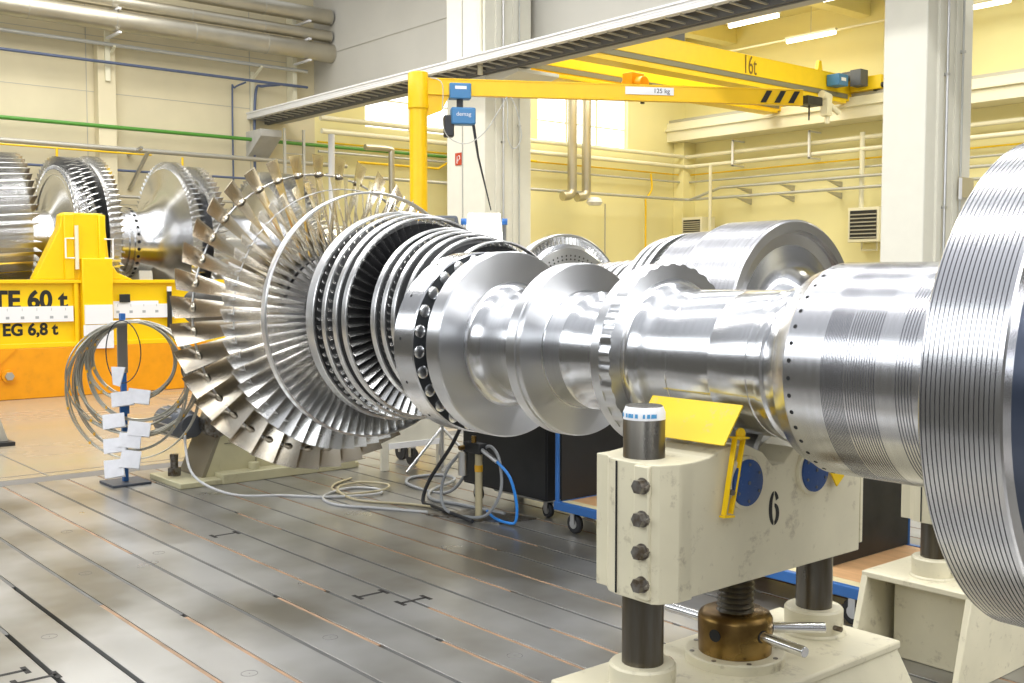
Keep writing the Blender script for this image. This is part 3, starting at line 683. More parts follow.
bb = blade_mesh('turbine_blade', 1.28, 1.46, .2, .2, .0, .1, .14, .045, M['blade'], ns=2, nc=5)
bc = blade_mesh('turbine_blade', 1.2, 1.42, .26, .26, .35, .45, .2, .04, M['blade'], ns=2, nc=5)
bd = blade_mesh('turbine_blade', 1.1, 1.43, 1.7, 1.7, .1, .1, .03, .085, M['blade'], ns=2, nc=5)
LR.row(bb, 84, 7.87 - 6.5); LR.row(bb, 84, 6.46 - 6.5)
LR.row(bc, 72, 5.97 - 6.5); LR.row(bc, 72, 6.12 - 6.5); LR.row(bd, 60, 4.42 - 6.5)
be = blade_mesh('turbine_blade', 1.15, 1.4, .24, .24, .1, .2, .14, .045, M['blade'], ns=2, nc=5)
LR.row(be, 70, 8.3 - 6.5); LR.row(be, 70, 9.75 - 6.5); LR.row(be, 70, 10.05 - 6.5); LR.row(be, 70, 10.3 - 6.5)
LR.done()
for y0, y1, ro in ((5.87, 5.9, 1.27), (6.04, 6.07, 1.28),): RL(ring(y0, y1, 1.1, ro), 'shroud_ring', M['shroud'])
for y in (5.35, 7.27, 11.6):
    sL = thing('rotor_cradle', 'cream cradle under the crosswise rotor', 'cradle', (XL, y, 0), 'cradles under the crosswise rotor')
    mb = MB(); mb.prism([(XL - .7, y - .12, 0), (XL + .7, y - .12, 0), (XL + .45, y - .12, 1.95), (XL + .2, y - .12, 1.86 if y < 11 else 2.0), (XL - .2, y - .12, 1.86 if y < 11 else 2.0), (XL - .45, y - .12, 1.95)], (0, .24, 0)); mb.build('frame', M['cream_clean'], sL, bevel=.01)

# ------------------------------------------------------------------ yellow lifting beam
T = thing('lifting_beam', 'yellow lifting beam lettered 60 t on an orange lower beam', 'lifting beam', (-17.4, 5.8, 0))
XT = -17.13
mb = MB(); mb.box(XT - .42, XT, 1.5, 8.1, 0, .76); ob = mb.build('lower_beam', M['orange'], T, bevel=.01)
mb = MB(); mb.cyl((XT, 4.565, .36), (XT + .06, 4.565, .36), .1, 24); mb.build('pin_boss', M['orange'], ob)
MB().cyl((XT + .05, 4.565, .36), (XT + .1, 4.565, .36), .065, 6).build('pin_nut', M['zinc'], ob)
mb = MB(); mb.prism([(XT, 4.1, .1), (XT, 4.35, .05), (XT, 4.42, .5), (XT, 4.7, .76), (XT, 4.1, .76)], (.02, 0, 0)); mb.build('gusset', M['orange'], ob)
mb = MB()
mb.box(XT - .4, XT - .09, 1.5, 8.1, .78, 1.785); web = mb.build('web', M['yellow'], T)
mb = MB(); mb.box(XT - .42, XT, 1.5, 8.1, 1.735, 1.79); mb.box(XT - .42, XT, 1.5, 8.1, .76, .83); mb.build('flange', M['yellow'], T, bevel=.006)
for y0, y1 in ((5.56, 5.61), (2.4, 2.46)): MB().box(XT - .4, XT - .01, y0, y1, .83, 1.735).build('stiffener', M['yellow'], T)
mb = MB(); mb.box(XT - .42, XT + .06, 5.66, 6.13, .82, 2.12); mb.build('centre_post', M['yellow'], T, bevel=.012)
mb = MB()
mb.prism([(XT - .3, 4.98, 1.79), (XT - .3, 6.5, 1.79), (XT - .3, 6.25, 1.9), (XT - .3, 6.12, 2.1), (XT - .3, 6.06, 2.78), (XT - .3, 6.02, 2.82), (XT - .3, 5.46, 2.82), (XT - .3, 5.4, 2.78), (XT - .3, 5.38, 2.6)], (.24, 0, 0))
mb.box(XT - .36, XT - .01, 5.42, 5.58, 1.79, 2.8); mb.box(XT - .36, XT - .01, 5.95, 6.06, 1.79, 2.8); mb.build('lifting_head', M['yellow'], T, bevel=.02)
for y in (5.56, 6.02):
    mb = MB(); sg = -1 if y < 5.7 else 1
    mb.tube([(XT + .03, y, 2.12), (XT + .03, y + sg * .13, 2.12), (XT + .03, y + sg * .13, 2.42), (XT + .03, y, 2.42)], .014, 8); mb.build('handle', M['white'], T)
MB().cyl((XT + .02, 5.6, 1.95), (XT + .02, 5.6, 2.62), .03, 10).build('lock_rod', M['pipe_pale'], T)
MB().box(XT - .088, XT - .06, 5.95, 6.9, 1.2, 1.45).build('scale_strip', M['white'], T)
sc = [MB().box(XT - .088, XT - .02, 3.2, 5.54, 1.15, 1.385).build('scale_strip', M['white'], T), MB().box(XT + .06, XT + .08, 5.68, 6.11, 1.1, 1.4).build('scale_strip', M['white'], T),
      MB().box(XT + .06, XT + .075, 5.66, 6.1, .92, 1.09).build('label_sheet', M['paper'], T), MB().box(XT + .06, XT + .07, 5.85, 6.12, .72, 1.0).build('label_sheet', M['paper'], T), MB().box(XT - .088, XT - .02, 6.15, 7.2, 1.18, 1.4).build('scale_strip', M['white'], T)]
mb = MB()
y = 3.3
while y < 5.48: mb.box(XT - .02, XT - .017, y, y + .05, 1.2, 1.24); mb.box(XT - .02, XT - .017, y + .02, y + .026, 1.32, 1.36); y += .21
y = 6.2
while y < 7.1: mb.box(XT - .02, XT - .017, y, y + .05, 1.26, 1.3); mb.box(XT - .02, XT - .017, y + .02, y + .026, 1.36, 1.4); y += .21
mb.build('scale_marks', M['tick'], T)
mb = MB(); mb.box(XT - .02, XT - .0, 6.25, 6.42, 1.43, 1.56); mb.build('display_box', M['black'], T, bevel=.004)
MB().box(XT - .03, XT, 7.03, 7.1, 1.0, 1.6).build('black_bar', M['black'], T); MB().box(XT - .03, XT, 7.03, 7.1, 1.6, 1.68).build('bar_tip', M['white'], T)
text('lettering', 'TE 60 t', .38, M['blackpaint'], T, (XT - .088, 5.47, 1.47), FX, .002, .95, 'RIGHT', .014)
text('lettering', 'EG 6,8 t', .25, M['blackpaint'], T, (XT - .088, 5.32, 1.03), FX, .002, .95, 'RIGHT', .009)

# small grey trestle foot at the left edge
k = thing('steel_support', 'grey triangular steel support at the left edge of the picture', 'support', (-12.6, 3.1, 0))
mb = MB(); mb.prism([(-12.7, 2.75, .04), (-12.7, 3.32, .04), (-12.7, 3.17, .52), (-12.7, 2.75, .52)], (.2, 0, 0)); mb.build('plate', M['gutter'], k, bevel=.006)
MB().box(-12.8, -12.4, 2.7, 3.36, 0, .04).build('foot', M['black'], k)

# ------------------------------------------------------------------ wire coil stand
PX, PY = -9.46, 3.47
W = thing('coil_stand', 'blue post with a dark square foot holding coils of wire', 'stand', (PX, PY, 0))
MB().box(PX - .17, PX + .17, PY - .17, PY + .17, 0, .022).build('foot_plate', mat('slate_plate', (.07, .08, .1), .3, .5), W, bevel=.003)
MB().box(PX - .022, PX + .022, PY - .022, PY + .022, .022, 1.5).build('post', M['blue'], W, bevel=.003)
MB().box(PX + .0225, PX + .05, PY - .05, PY + .03, .62, .78).build('bracket', M['blue'], W, bevel=.003)
MB().box(PX + .0225, PX + .035, PY - .06, PY + .03, .98, 1.44).build('upper_plate', M['zinc'], W, bevel=.002)
MB().cyl((PX - .1, PY - .06, 1.42), (PX + .15, PY + .1, 1.44), .012, 8).build('peg', M['zinc'], W)
fv = Vector((math.cos(ya) * -1, math.sin(ya), 0)); rv = Vector((math.sin(ya), math.cos(ya), 0))   # hanging coils face this aisle
coils = [(.36, .33, .12, .0), (.38, .35, .09, .03), (.45, .43, .17, -.03), (.49, .46, .12, .02), (.52, .50, .17, -.03), (.56, .49, .13, .03), (.50, .56, .11, -.02), (.57, .60, .13, .02), (.16, .26, .06, 0)]
look = ['smallest round coil of grey wire, innermost on the stand', 'small coil of thin wire just outside the innermost one', 'medium coil of grey wire with a folded tag halfway down the post', 'medium coil of wire bundled just outside the halfway ones',
        'wide coil of doubled steel wire with a tag low on the post', 'broadest coil of wire, reaching furthest left and right', 'tall coil of wire with a tag in the lower stack', 'largest coil, hanging lowest beside the foot plate', 'tiny narrow coil of black wire at the post top']
tagz = [(.78, .12), (.76, -.02), (.50, .13), (.57, -.09), (.40, .05), (.36, -.08), (.24, .06), (.16, -.08), (.98, -.03)]
for i, (rw, rh, dx, yawo) in enumerate(coils):
    c0 = Vector((PX, PY, 1.44 - rh)) - fv * (.07 + .012 * i)
    rr = (Matrix.Rotation(yawo * 3, 3, 'Z') @ rv)
    th = thing('wire_coil', look[i] , 'wire coil', (PX, PY, 1.43), 'coils hanging on the blue post')
    mb = MB(); rn = random.Random(i)
    for q in range(1 if i in (8,) else 5):
        e = rn.uniform(-.018, .018); e2 = rn.uniform(-.02, .02)
        pts = []
        for a in range(56):
            t = 2 * PI * a / 56
            pts.append(c0 + rr * ((rw + e) * math.cos(t) + dx) + Vector((0, 0, 1)) * ((rh + e2 * .5) * math.sin(t) - abs(e2) * .3) + fv * (.012 * math.sin(2 * t + i) + q * .006))
        mb.tube(pts, .0055 if i != 8 else .005, 6, closed=True)
    mb.build('wire', M['cable'] if i != 8 else M['cable_blk'], th)
    if i != 8:
        for t in (2.6, 3.4, 4.0, .4, 5.6):
            p = c0 + rr * ((rw) * math.cos(t) + dx) + Vector((0, 0, rh * math.sin(t))); MB().cyl(p - Vector((0, 0, .012)), p + Vector((0, 0, .012)), .010, 8).build('wire_tie', M['amber'], th)
    z, dxx = tagz[i]; dxx += .05; p = Vector((PX, PY, z)) - fv * (.1 + .01 * i) + rr * dxx
    w_, h_ = (.095, .065) if i not in (6, 7) else (.085, .08)
    tilt = .12 * (1 if i % 2 else -1)
    def q(a, b, cdep): return p + rv * (a * math.cos(tilt) - b * math.sin(tilt)) + Vector((0, 0, 1)) * (a * math.sin(tilt) + b * math.cos(tilt)) - fv * cdep
    if i != 8:
        tg = MB(); tg.add([q(-w_, -h_, 0), q(w_, -h_, 0), q(w_, h_, 0), q(-w_, h_, 0), q(-w_, -h_ * .9, .03), q(w_, -h_ * .8, .022), q(w_, h_, .004), q(-w_, h_, .004)],
                      [(3, 2, 1, 0), (4, 5, 6, 7), (0, 1, 5, 4), (1, 2, 6, 5), (2, 3, 7, 6), (3, 0, 4, 7)])
        tg.build('paper_tag', M['paper'], th)
    else:
        tg = MB(); tg.add([q(-.06, .06, 0), q(.06, .07, 0), q(.03, -.1, 0), q(-.03, -.09, 0), q(-.06, .06, .02), q(.06, .07, .02), q(.03, -.1, .02), q(-.03, -.09, .02)],
                      [(3, 2, 1, 0), (4, 5, 6, 7), (0, 1, 5, 4), (1, 2, 6, 5), (2, 3, 7, 6), (3, 0, 4, 7)]); tg.build('paper_tag', M['paper'], th)

# ------------------------------------------------------------------ white cabinet trolley, sawhorse, regulator, cabinets, carts
c = thing('workbench', 'cream steel bench on four legs under the bladed rotor', 'bench', (-8.75, 5.9, 0))
for x, y in ((-8.5, 5.57), (-8.5, 6.22), (-9.05, 5.57), (-9.05, 6.22)): MB().box(x - .05, x, y - .035, y + .035, 0, .98).build('leg', M['cream_clean'], c, bevel=.004)
MB().box(-9.1, -8.5, 5.54, 6.25, .98, 1.03).build('top', M['cream_clean'], c, bevel=.004)
MB().box(-8.53, -8.505, 5.6, 6.2, .25, .98).build('panel', M['cream_clean'], c); MB().box(-8.52, -8.49, 5.6, 6.2, .2, .255).build('rail', M['white'], c)
for x, y in ((-8.62, 5.95), (-8.95, 6.05)):
    w1 = MB().cyl((x, y - .02, .085), (x, y + .02, .085), .085, 24).build('wheel', M['rubber'], c); MB().box(x - .02, x + .02, y - .028, y + .028, .08, .22).build('fork', M['zinc'], w1)
sh = thing('step_ladder', 'cream inclined ladder frame standing behind the bench', 'ladder frame', (-8.0, 7.0, 0))
for y in (6.9, 7.35): MB().bar((-8.2, y, 0), (-7.75, y, .95), .06, .03).build('rail', M['cream_clean'], sh, bevel=.003)
MB().box(-7.8, -7.2, 6.85, 7.4, .93, .98).build('platform', M['pipe_pale'], sh, bevel=.003)
for y in (6.9, 7.35): MB().bar((-7.2, y, 0), (-7.25, y, .95), .05, .03).build('rear_rail', M['cream_clean'], sh, bevel=.003)
for k in range(3): MB().box(-8.1 + k * .13, -8.02 + k * .13, 6.9, 7.35, .2 + k * .25, .22 + k * .25).build('tread', M['pipe_pale'], sh)

rg = thing('air_regulator_stand', 'compressed air regulator on a short tan post with looped hoses', 'air regulator', (-6.34, 4.98, 0))
MB().add([(-6.7, 4.75, 0), (-6.1, 4.98, 0), (-6.05, 5.3, 0), (-6.6, 5.2, 0), (-6.7, 4.75, .012), (-6.1, 4.98, .012), (-6.05, 5.3, .012), (-6.6, 5.2, .012)], [(3, 2, 1, 0), (4, 5, 6, 7), (0, 1, 5, 4), (1, 2, 6, 5), (2, 3, 7, 6), (3, 0, 4, 7)]).build('foot_plate', M['oldbolt'], rg)
MB().cyl((-6.34, 4.98, .012), (-6.34, 4.98, .5), .028, 16).build('post', M['cable_tan'], rg)
MB().cyl((-6.34, 4.98, .36), (-6.34, 4.98, .41), .031, 16).build('yellow_band', M['amber'], rg)
rh = MB().box(-6.46, -6.26, 4.92, 5.0, .5, .58).build('manifold', M['black'], rg, bevel=.01)
mb = MB(); mb.cyl((-6.47, 4.93, .32), (-6.47, 4.93, .5), .035, 16); mb.build('bowl', M['zinc'], rg)
mb = MB(); mb.cyl((-6.36, 4.95, .58), (-6.36, 4.95, .63), .02, 14); mb.cyl((-6.42, 4.9, .54), (-6.42, 4.86, .54), .018, 14); mb.build('knob', M['brass'], rg)
MB().cyl((-6.28, 4.95, .54), (-6.12, 4.98, .46), .016, 10).build('coupling', M['zinc'], rg)
MB().tube(smoothpath([(-6.12, 4.98, .46), (-6.0, 5.0, .36), (-5.95, 5.02, .18), (-5.96, 5.02, .04), (-6.04, 5.0, .022), (-6.2, 5.02, .025), (-6.34, 5.06, .05)]), .011, 8).build('air_hose', M['bluehose'], rg)['label'] = 'bright blue air hose'
MB().tube(smoothpath([(-6.5, 4.95, .5), (-6.62, 4.9, .35), (-6.68, 4.88, .18), (-6.6, 4.86, .05), (-6.4, 4.88, .024), (-6.2, 4.94, .06), (-6.08, 4.98, .25), (-6.12, 5.0, .47), (-6.22, 5.0, .56), (-6.3, 4.98, .53)]), .012, 8).build('air_hose', M['cable_grey'], rg)
tag(MB().tube(smoothpath([(-6.75, 5.25, 1.0), (-6.78, 5.2, .75), (-6.85, 5.12, .5), (-7.0, 5.0, .2), (-7.02, 4.95, .03), (-6.85, 4.93, .02), (-6.5, 4.86, .03), (-6.25, 4.85, .016)]), .015, 10).build('power_cable', M['cable_blk']), 'thick black cable sloping down from the rotor beside the regulator', 'cable')
tag(MB().tube(smoothpath([(-7.0, 5.6, 1.0), (-7.0, 5.6, .7), (-7.05, 5.5, .35), (-7.2, 5.35, .03), (-7.7, 5.3, .014), (-8.0, 5.5, .014), (-7.95, 5.8, .014), (-7.6, 5.7, .03), (-7.4, 5.3, .014), (-7.1, 5.1, .014), (-6.8, 5.15, .014), (-6.3, 5.2, .014)]), .014, 8).build('grey_cable', M['cable_grey']), 'dark grey cable looped on the floor in front of the cream bench', 'cable')
tag(MB().tube(smoothpath([(-9.25, 3.95, .6), (-9.05, 3.85, .35), (-8.75, 3.8, .12), (-8.35, 3.95, .01), (-8.05, 4.25, .01), (-7.75, 4.5, .01), (-7.55, 4.85, .02), (-7.75, 5.0, .012), (-7.95, 4.85, .012), (-7.8, 4.5, .01), (-7.45, 4.4, .01), (-7.1, 4.6, .01), (-6.75, 4.8, .01)]), .011, 8).build('white_cable', mat('pale_cable', (.55, .55, .55), 0, .4)), 'pale grey cable running from the pedestal across the steel floor', 'cable')
tag(MB().tube(smoothpath([(-8.35, 5.1, .01), (-8.2, 4.85, .012), (-8.0, 4.7, .01), (-7.75, 4.7, .01), (-7.62, 4.95, .03), (-7.8, 5.13, .03), (-8.05, 5.0, .028), (-7.95, 4.72, .028), (-7.5, 4.62, .012), (-7.1, 4.85, .01), (-6.8, 4.95, .015)]), .010, 8).build('tan_cable', M['cable_tan']), 'tan cable lying in loops on the floor below the big blades', 'cable')

def caster(x, y, parent, r=.075, z=0):
    w = MB().rev([(y - .02, 0), (y - .02, r - .01), (y - .012, r), (y + .012, r), (y + .02, r - .01), (y + .02, 0)], (x, 0, r + z), 'Y', 28).build('caster_wheel', M['rubber'], parent)
    MB().rev([(y - .023, 0), (y - .023, r * .5), (y + .023, r * .5), (y + .023, 0)], (x, 0, r + z), 'Y', 20).build('hub', M['zinc'], w)
    mb = MB(); mb.box(x - .02, x + .02, y - .032, y - .026, r, 2 * r + .02); mb.box(x - .02, x + .02, y + .026, y + .032, r, 2 * r + .02); mb.box(x - .03, x + .03, y - .032, y + .032, 2 * r + .012, 2 * r + .022); mb.build('fork', M['zinc'], w)
cb = thing('tool_cabinet', 'black steel cabinet on casters behind the two collars of the shaft', 'cabinet', (-6.45, 5.62, 0))
MB().box(-7.0, -5.97, 5.34, 5.95, .14, 1.02).build('body', M['black'], cb, bevel=.008)
MB().box(-6.99, -5.98, 5.33, 5.34, .16, .98).build('door', M['black'], cb, bevel=.003)
for x, y in ((-6.05, 5.42), (-6.9, 5.42), (-6.05, 5.86), (-6.9, 5.86)): caster(x, y, cb, .055)
MB().box(-6.8, -6.1, 5.5, 5.8, .08, .12).build('lower_rail', M['zinc'], cb)

def cart(x0, x1, y0, y1, z, label, px):
    c = thing('platform_cart', label, 'cart', ((x0 + x1) / 2, (y0 + y1) / 2, 0))
    fr = MB(); fr.box(x0, x1, y0, y0 + .04, z - .055, z + .004); fr.box(x0, x1, y1 - .04, y1, z - .055, z + .004); fr.box(x0, x0 + .04, y0 + .04, y1 - .04, z - .055, z + .004); fr.box(x1 - .04, x1, y0 + .04, y1 - .04, z - .055, z + .004)
    fr.build('frame', M['blue'], c, bevel=.004)
    MB().box(x0 + .04, x1 - .04, y0 + .04, y1 - .04, z - .03, z).build('deck', M['ply'], c)
    MB().box(x0 + .04, x1 - .04, y0 + .04, y0 + .12, z, z + .002).build('deck_edge', M['plypale'], c)
    MB().box(px, px + .012, y0 + (.05 if px < -4 else .28), y1 - .03, z + .005, z + .82).build('end_panel', M['black'], c)
    for y in (y0 + .02, y1 - .02):
        if px > -4 and y < y0 + .1: continue
        MB().cyl((px, y, z), (px, y, z + .86), .017, 14).build('upright', M['blue'], c)
    for x in (x0 + .12, x1 - .12):
        for y in (y0 + .1, y1 - .1): caster(x, y, c, .07, 0)
    return c
cart(-5.66, -4.75, 5.12, 5.95, .22, 'blue framed platform cart with black end panel, left of stand 6', -5.64)
cart(-4.5, -3.0, 4.84, 5.93, .22, 'blue framed platform cart with bare plywood deck, right of stand 6', -3.39)

# ------------------------------------------------------------------ jib crane
J = thing('jib_crane', 'yellow pillar jib crane with 125 kg arm in front of the column', 'jib crane', (-11.64, 8.16, 0))
jx, jy = -11.64, 8.16
MB().rev([(0, 0), (0, .22), (.03, .22), (.03, .115), (3.98, .115), (4.0, .135), (4.06, .135), (4.06, .0)], (jx, jy, 0), 'Z', 32).build('mast', M['yellow_jib'], J)
MB().rev([(4.05, 0), (4.05, .13), (4.44, .13), (4.46, .12), (4.46, 0)], (jx, jy, 0), 'Z', 32).build('swivel_head', M['yellow_jib'], J, bevel=.004)
tip = Vector((-9.0, 12.72, 0)); ja = math.atan2(tip.y - jy, tip.x - jx); Lj = math.hypot(tip.x - jx, tip.y - jy)
def jp(s, o, z): return Vector((jx + s * math.cos(ja) + o * math.sin(ja), jy + s * math.sin(ja) - o * math.cos(ja), z))
def jbox(mb, s0, s1, o0, o1, z0, z1):
    vs = [jp(s, o, z) for s in (s0, s1) for o in (o0, o1) for z in (z0, z1)]
    return mb.add(vs, [(0, 1, 3, 2), (4, 6, 7, 5), (0, 4, 5, 1), (2, 3, 7, 6), (0, 2, 6, 4), (1, 5, 7, 3)])
mb = MB(); jbox(mb, .1, Lj, -.05, .05, 4.37, 4.39); jbox(mb, .1, Lj, -.045, .045, 4.19, 4.37); jbox(mb, .1, Lj, -.05, .05, 4.175, 4.19)
arm = mb.build('arm', M['yellow_jib'], J, bevel=.003)
mb = MB(); mb.prism([jp(.1, -.02, 4.19), jp(.42, -.02, 4.19), jp(.3, -.02, 3.98), jp(.1, -.02, 3.9)], (jp(0, .02, 0) - jp(0, -.02, 0))); mb.build('knee_bracket', M['yellow_jib'], J)
mb = MB(); jbox(mb, 2.75, 3.42, .05, .056, 4.255, 4.355); sg_ = mb.build('load_sign', M['white'], J)
rotj = (PI / 2, 0, ja)
text('load_text', '125 kg', .085, M['blackpaint'], sg_, jp(3.25, .058, 4.305), rotj, .001)
for k in range(3):
    s0 = Lj - .62 + k * .2; mb = MB(); mb.add([jp(s0, .0505, 4.20), jp(s0 + .08, .0505, 4.20), jp(s0 + .17, .0505, 4.36), jp(s0 + .09, .0505, 4.36), jp(s0, .054, 4.20), jp(s0 + .08, .054, 4.20), jp(s0 + .17, .054, 4.36), jp(s0 + .09, .054, 4.36)], [(3, 2, 1, 0), (4, 5, 6, 7), (0, 1, 5, 4), (1, 2, 6, 5), (2, 3, 7, 6), (3, 0, 4, 7)])
    mb.build('hazard_stripe', M['blackpaint'], arm)
# balancer hoist hanging from the arm
hs = thing('balancer_hoist', 'small blue electric hoist hanging from the jib arm near its mast', 'hoist', jp(.55, 0, 4.1))
mb = MB(); jbox(mb, .4, .68, -.08, .085, 4.13, 4.33); b_ = mb.build('trolley_box', M['hoist_blue'], hs, bevel=.012)
mb = MB(); jbox(mb, .47, .62, .085, .09, 4.25, 4.29); mb.build('nameplate', M['white'], b_)
mb = MB(); jbox(mb, .5, .58, -.02, .02, 4.02, 4.13); mb.build('hook', M['black'], hs)
mb = MB(); jbox(mb, .42, .74, -.09, .09, 3.8, 4.02); b2_ = mb.build('hoist_body', M['hoist_blue'], hs, bevel=.02)
text('hoist_text', 'demag', .075, M['white'], b2_, jp(.58, .092, 3.93), rotj, .001)
mb = MB(); jbox(mb, .33, .46, -.07, .07, 3.64, 3.92); mb.build('chain_bag', M['black'], hs, bevel=.02)
mb = MB(); mb.tube([jp(.72, .0, 3.8), jp(.78, 0, 3.4), jp(.95, .0, 2.7)], [.022, .016, .008], 6); mb.build('strap', M['black'], hs)
mb = MB()
mb.tube(smoothpath([jp(.15, .1, 4.38), jp(.3, .12, 4.3), jp(.3, .13, 3.9), jp(.36, .1, 3.65), jp(.6, .1, 3.55), jp(.85, .08, 3.7), jp(1.05, .08, 4.0), jp(1.15, .05, 4.17)]), .007, 6)
mb.tube(smoothpath([jp(1.15, .06, 4.17), jp(1.16, .08, 4.0), jp(1.16, .08, 3.65), jp(1.24, .08, 3.5), jp(1.34, .08, 3.65), jp(1.28, .07, 4.0), jp(1.2, .06, 4.17)]), .007, 6)
mb.build('trailing_cable', M['pipe_grey'], J)

# ------------------------------------------------------------------ overhead travelling crane
K = thing('bridge_crane', 'yellow 16 t overhead travelling crane in the far bay', 'bridge crane', (-17, 18, 5.9))
XC = -15.82
for i, x in enumerate((XC, -17.9)):
    mb = MB(); mb.box(x - .34, x - .02, 12.9, 24.55, 6.3, 6.9); mb.box(x - .38, x, 12.9, 24.4, 6.9, 6.925); mb.box(x - .4, x + .03, 12.9, 24.2, 6.22, 6.3)
    mb.box(x - .34, x, 12.9, 24.4, 6.47, 6.9)
    gd = mb.build('girder', M['yellow_crane'], K, bevel=.006)
    MB().box(x - .015, x + .005, 12.9, 24.3, 6.35, 6.46).build('conductor_rail', mat('olive_rail', (.22, .21, .14), 0, .5) if i == 0 else bpy.data.materials['olive_rail'], gd)
    if i == 0:
        text('load_text', '16t', .6, mat('umber_lettering', (.2, .11, .02), 0, .6), gd, (x + .006, 20.35, 6.68), FX, .002, .62)
for y in (24.54, 12.75): MB().box(-18.7, -14.95, y - .14, y + .14, 6.52, 6.86).build('end_truck', M['yellow_crane'], K, bevel=.02)
for x in (-15.15, -18.5): MB().cyl((x, 24.5, 6.57), (x, 24.58, 6.57), .1, 20).build('wheel', M['black'], K)
MB().cyl((-14.95, 24.45, 6.6), (-14.83, 24.45, 6.6), .07, 16).build('buffer', M['black'], K)
mb = MB(); mb.cyl((-15.9, 24.2, 6.88), (-15.5, 24.2, 6.88), .12, 20); mb.box(-15.6, -15.3, 24.05, 24.38, 6.6, 7.0); mb.build('travel_motor', M['grey'], K, bevel=.01)
mb = MB(); mb.box(-15.8, -15.45, 23.35, 23.75, 6.55, 6.83); bx_ = mb.build('control_box', M['hoist_blue'], K, bevel=.01); MB().box(-15.449, -15.445, 23.45, 23.65, 6.66, 6.74).build('nameplate', M['white'], bx_)
mb = MB(); mb.prism([(-15.9, 23.0, 6.92), (-15.9, 23.2, 6.92), (-15.9, 23.15, 7.15), (-15.9, 23.05, 7.15)], (.08, 0, 0)); mb.build('lug', M['yellow_crane'], K)
mb = MB(); mb.box(-16.0, -15.6, 22.3, 22.9, 6.0, 6.2); mb.box(-15.8, -15.77, 22.6, 22.63, 5.65, 6.0); mb.build('limit_switch', M['black'], K)
mb = MB(); mb.cyl((-15.7, 23.0, 6.3), (-15.7, 23.3, 6.25), .11, 14); mb.box(-15.8, -15.6, 23.1, 23.3, 5.8, 6.3); mb.cyl((-15.7, 23.3, 6.1), (-15.6, 23.6, 5.9), .07, 12); mb.cyl((-15.7, 23.25, 5.62), (-15.7, 23.25, 5.82), .06, 12); mb.build('camera_lamp', M['pipe_pale'], K)
mb = MB(); mb.cyl((-17.4, 17.9, 6.15), (-16.8, 17.9, 6.15), .15, 24); mb.box(-17.3, -17.0, 17.7, 18.1, 6.05, 6.4); mb.build('hoist', M['orange'], K, bevel=.01)
mb = MB(); mb.cyl((-17.1, 18.15, 5.75), (-17.1, 18.15, 6.0), .05, 12); mb.box(-17.2, -17.0, 18.1, 18.35, 5.95, 6.2); mb.build('hook_block', M['black'], K)
mb = MB(); mb.box(-16.4, -15.9, 17.2, 18.2, 6.95, 7.2); mb.cyl((-16.1, 17.4, 7.25), (-16.1, 18.1, 7.25), .11, 14); mb.build('trolley_gear', M['grey'], K, bevel=.01)

# ------------------------------------------------------------------ pipes and ducts on the walls
def pipe(name, pts, r, m, label, cat='pipe', n=12, brackets=None, group=None):
    o = MB().tube(pts, r, n).build(name, m); tag(o, label, cat, group)
    if brackets:
        for b in brackets: b.build('bracket', M['pipe_pale'], o)
    return o
def duct(y0, z, r, label, y1=12.57, x=-21.2):
    o = MB().tube([(x, y0, z), (x, y1, z)], r, 32).build('insulated_duct', M['lagging']); tag(o, label, 'duct')
    mb = MB(); y = y1 - .02
    while y > y0: mb.rev([(y, r + .001), (y, r + .006), (y + .02, r + .006), (y + .02, r + .001)], (x, 0, z), 'Y', 32); y -= 1.6
    mb.build('seam_band', M['gutter'], o)
duct(0, 6.77, .2, 'lowest and thickest steel-clad duct along the end wall', 12.55)
duct(0, 7.13, .125, 'slim middle steel-clad duct along the end wall', 12.5)
duct(0, 7.55, .17, 'upper steel-clad duct along the end wall', 12.5)
for y in (7.78, 11.9):
    t = thing('duct_bracket', 'cream wall bracket carrying the ducts ' + ('on the pilaster' if y < 9 else 'beside the bulkhead corner'), 'bracket', (-21.75, y, 5.9))
    MB().box(-21.99 if y > 9 else -21.75, -21.7, y - .05, y + .05, 5.7, 7.6).build('rail', M['pipe_pale'], t, bevel=.004)
    for z in (6.53, 6.98, 7.36): MB().bar((-21.72, y, z), (-21.0, y, z + .0), .06, .04).build('arm', M['white'], t)
for y in (7.85, 11.0):
    t = thing('pipe_bracket', 'small cream bracket under the grey pipe ' + ('at the pilaster' if y < 9 else 'left of the bulkhead'), 'bracket', (-21.9, y, 6.2))
    MB().bar((-21.98, y, 6.12), (-21.5, y, 6.35), .05, .04).build('strut', M['pipe_pale'], t); MB().box(-21.99, -21.93, y - .04, y + .04, 5.4, 6.3).build('plate', M['pipe_pale'], t)
pipe('service_pipe', [(-21.6, 0, 6.39), (-21.6, 12.15, 6.39)], .04, M['pipe_grey'], 'pale grey pipe directly below the thick duct')
pipe('service_pipe', smoothpath([(-21.6, 0, 6.04), (-21.6, 11.2, 6.04), (-21.6, 11.5, 6.04), (-21.85, 11.2, 6.0), (-21.88, 11.05, 5.9), (-21.88, 11.0, 5.0), (-21.88, 11.0, 2.6)], 5), .03, M['blue_pipe'], 'blue-grey pipe that turns down beside the runway beam')
pipe('service_pipe', smoothpath([(-21.75, 10.75, 6.02), (-21.9, 10.55, 5.9), (-21.9, 10.5, 5.7), (-21.9, 10.5, 3), (-21.9, 10.5, 2)], 5), .02, M['blue_pipe'], 'thin dark pipe running straight down left of the blue-grey one')
pipe('green_pipe', [(-21.75, 0, 4.81), (-21.75, 16.0, 4.81), (-21.75, 16.2, 4.81), (-21.75, 16.2, 4.2)], .04, M['green_pipe'], 'green painted pipe along the end wall')
o = pipe('cable_tray', [(-21.7, 0, 4.385), (-21.7, 13.2, 4.385)], .05, M['gutter'], 'tan tray pipe below the green pipe')
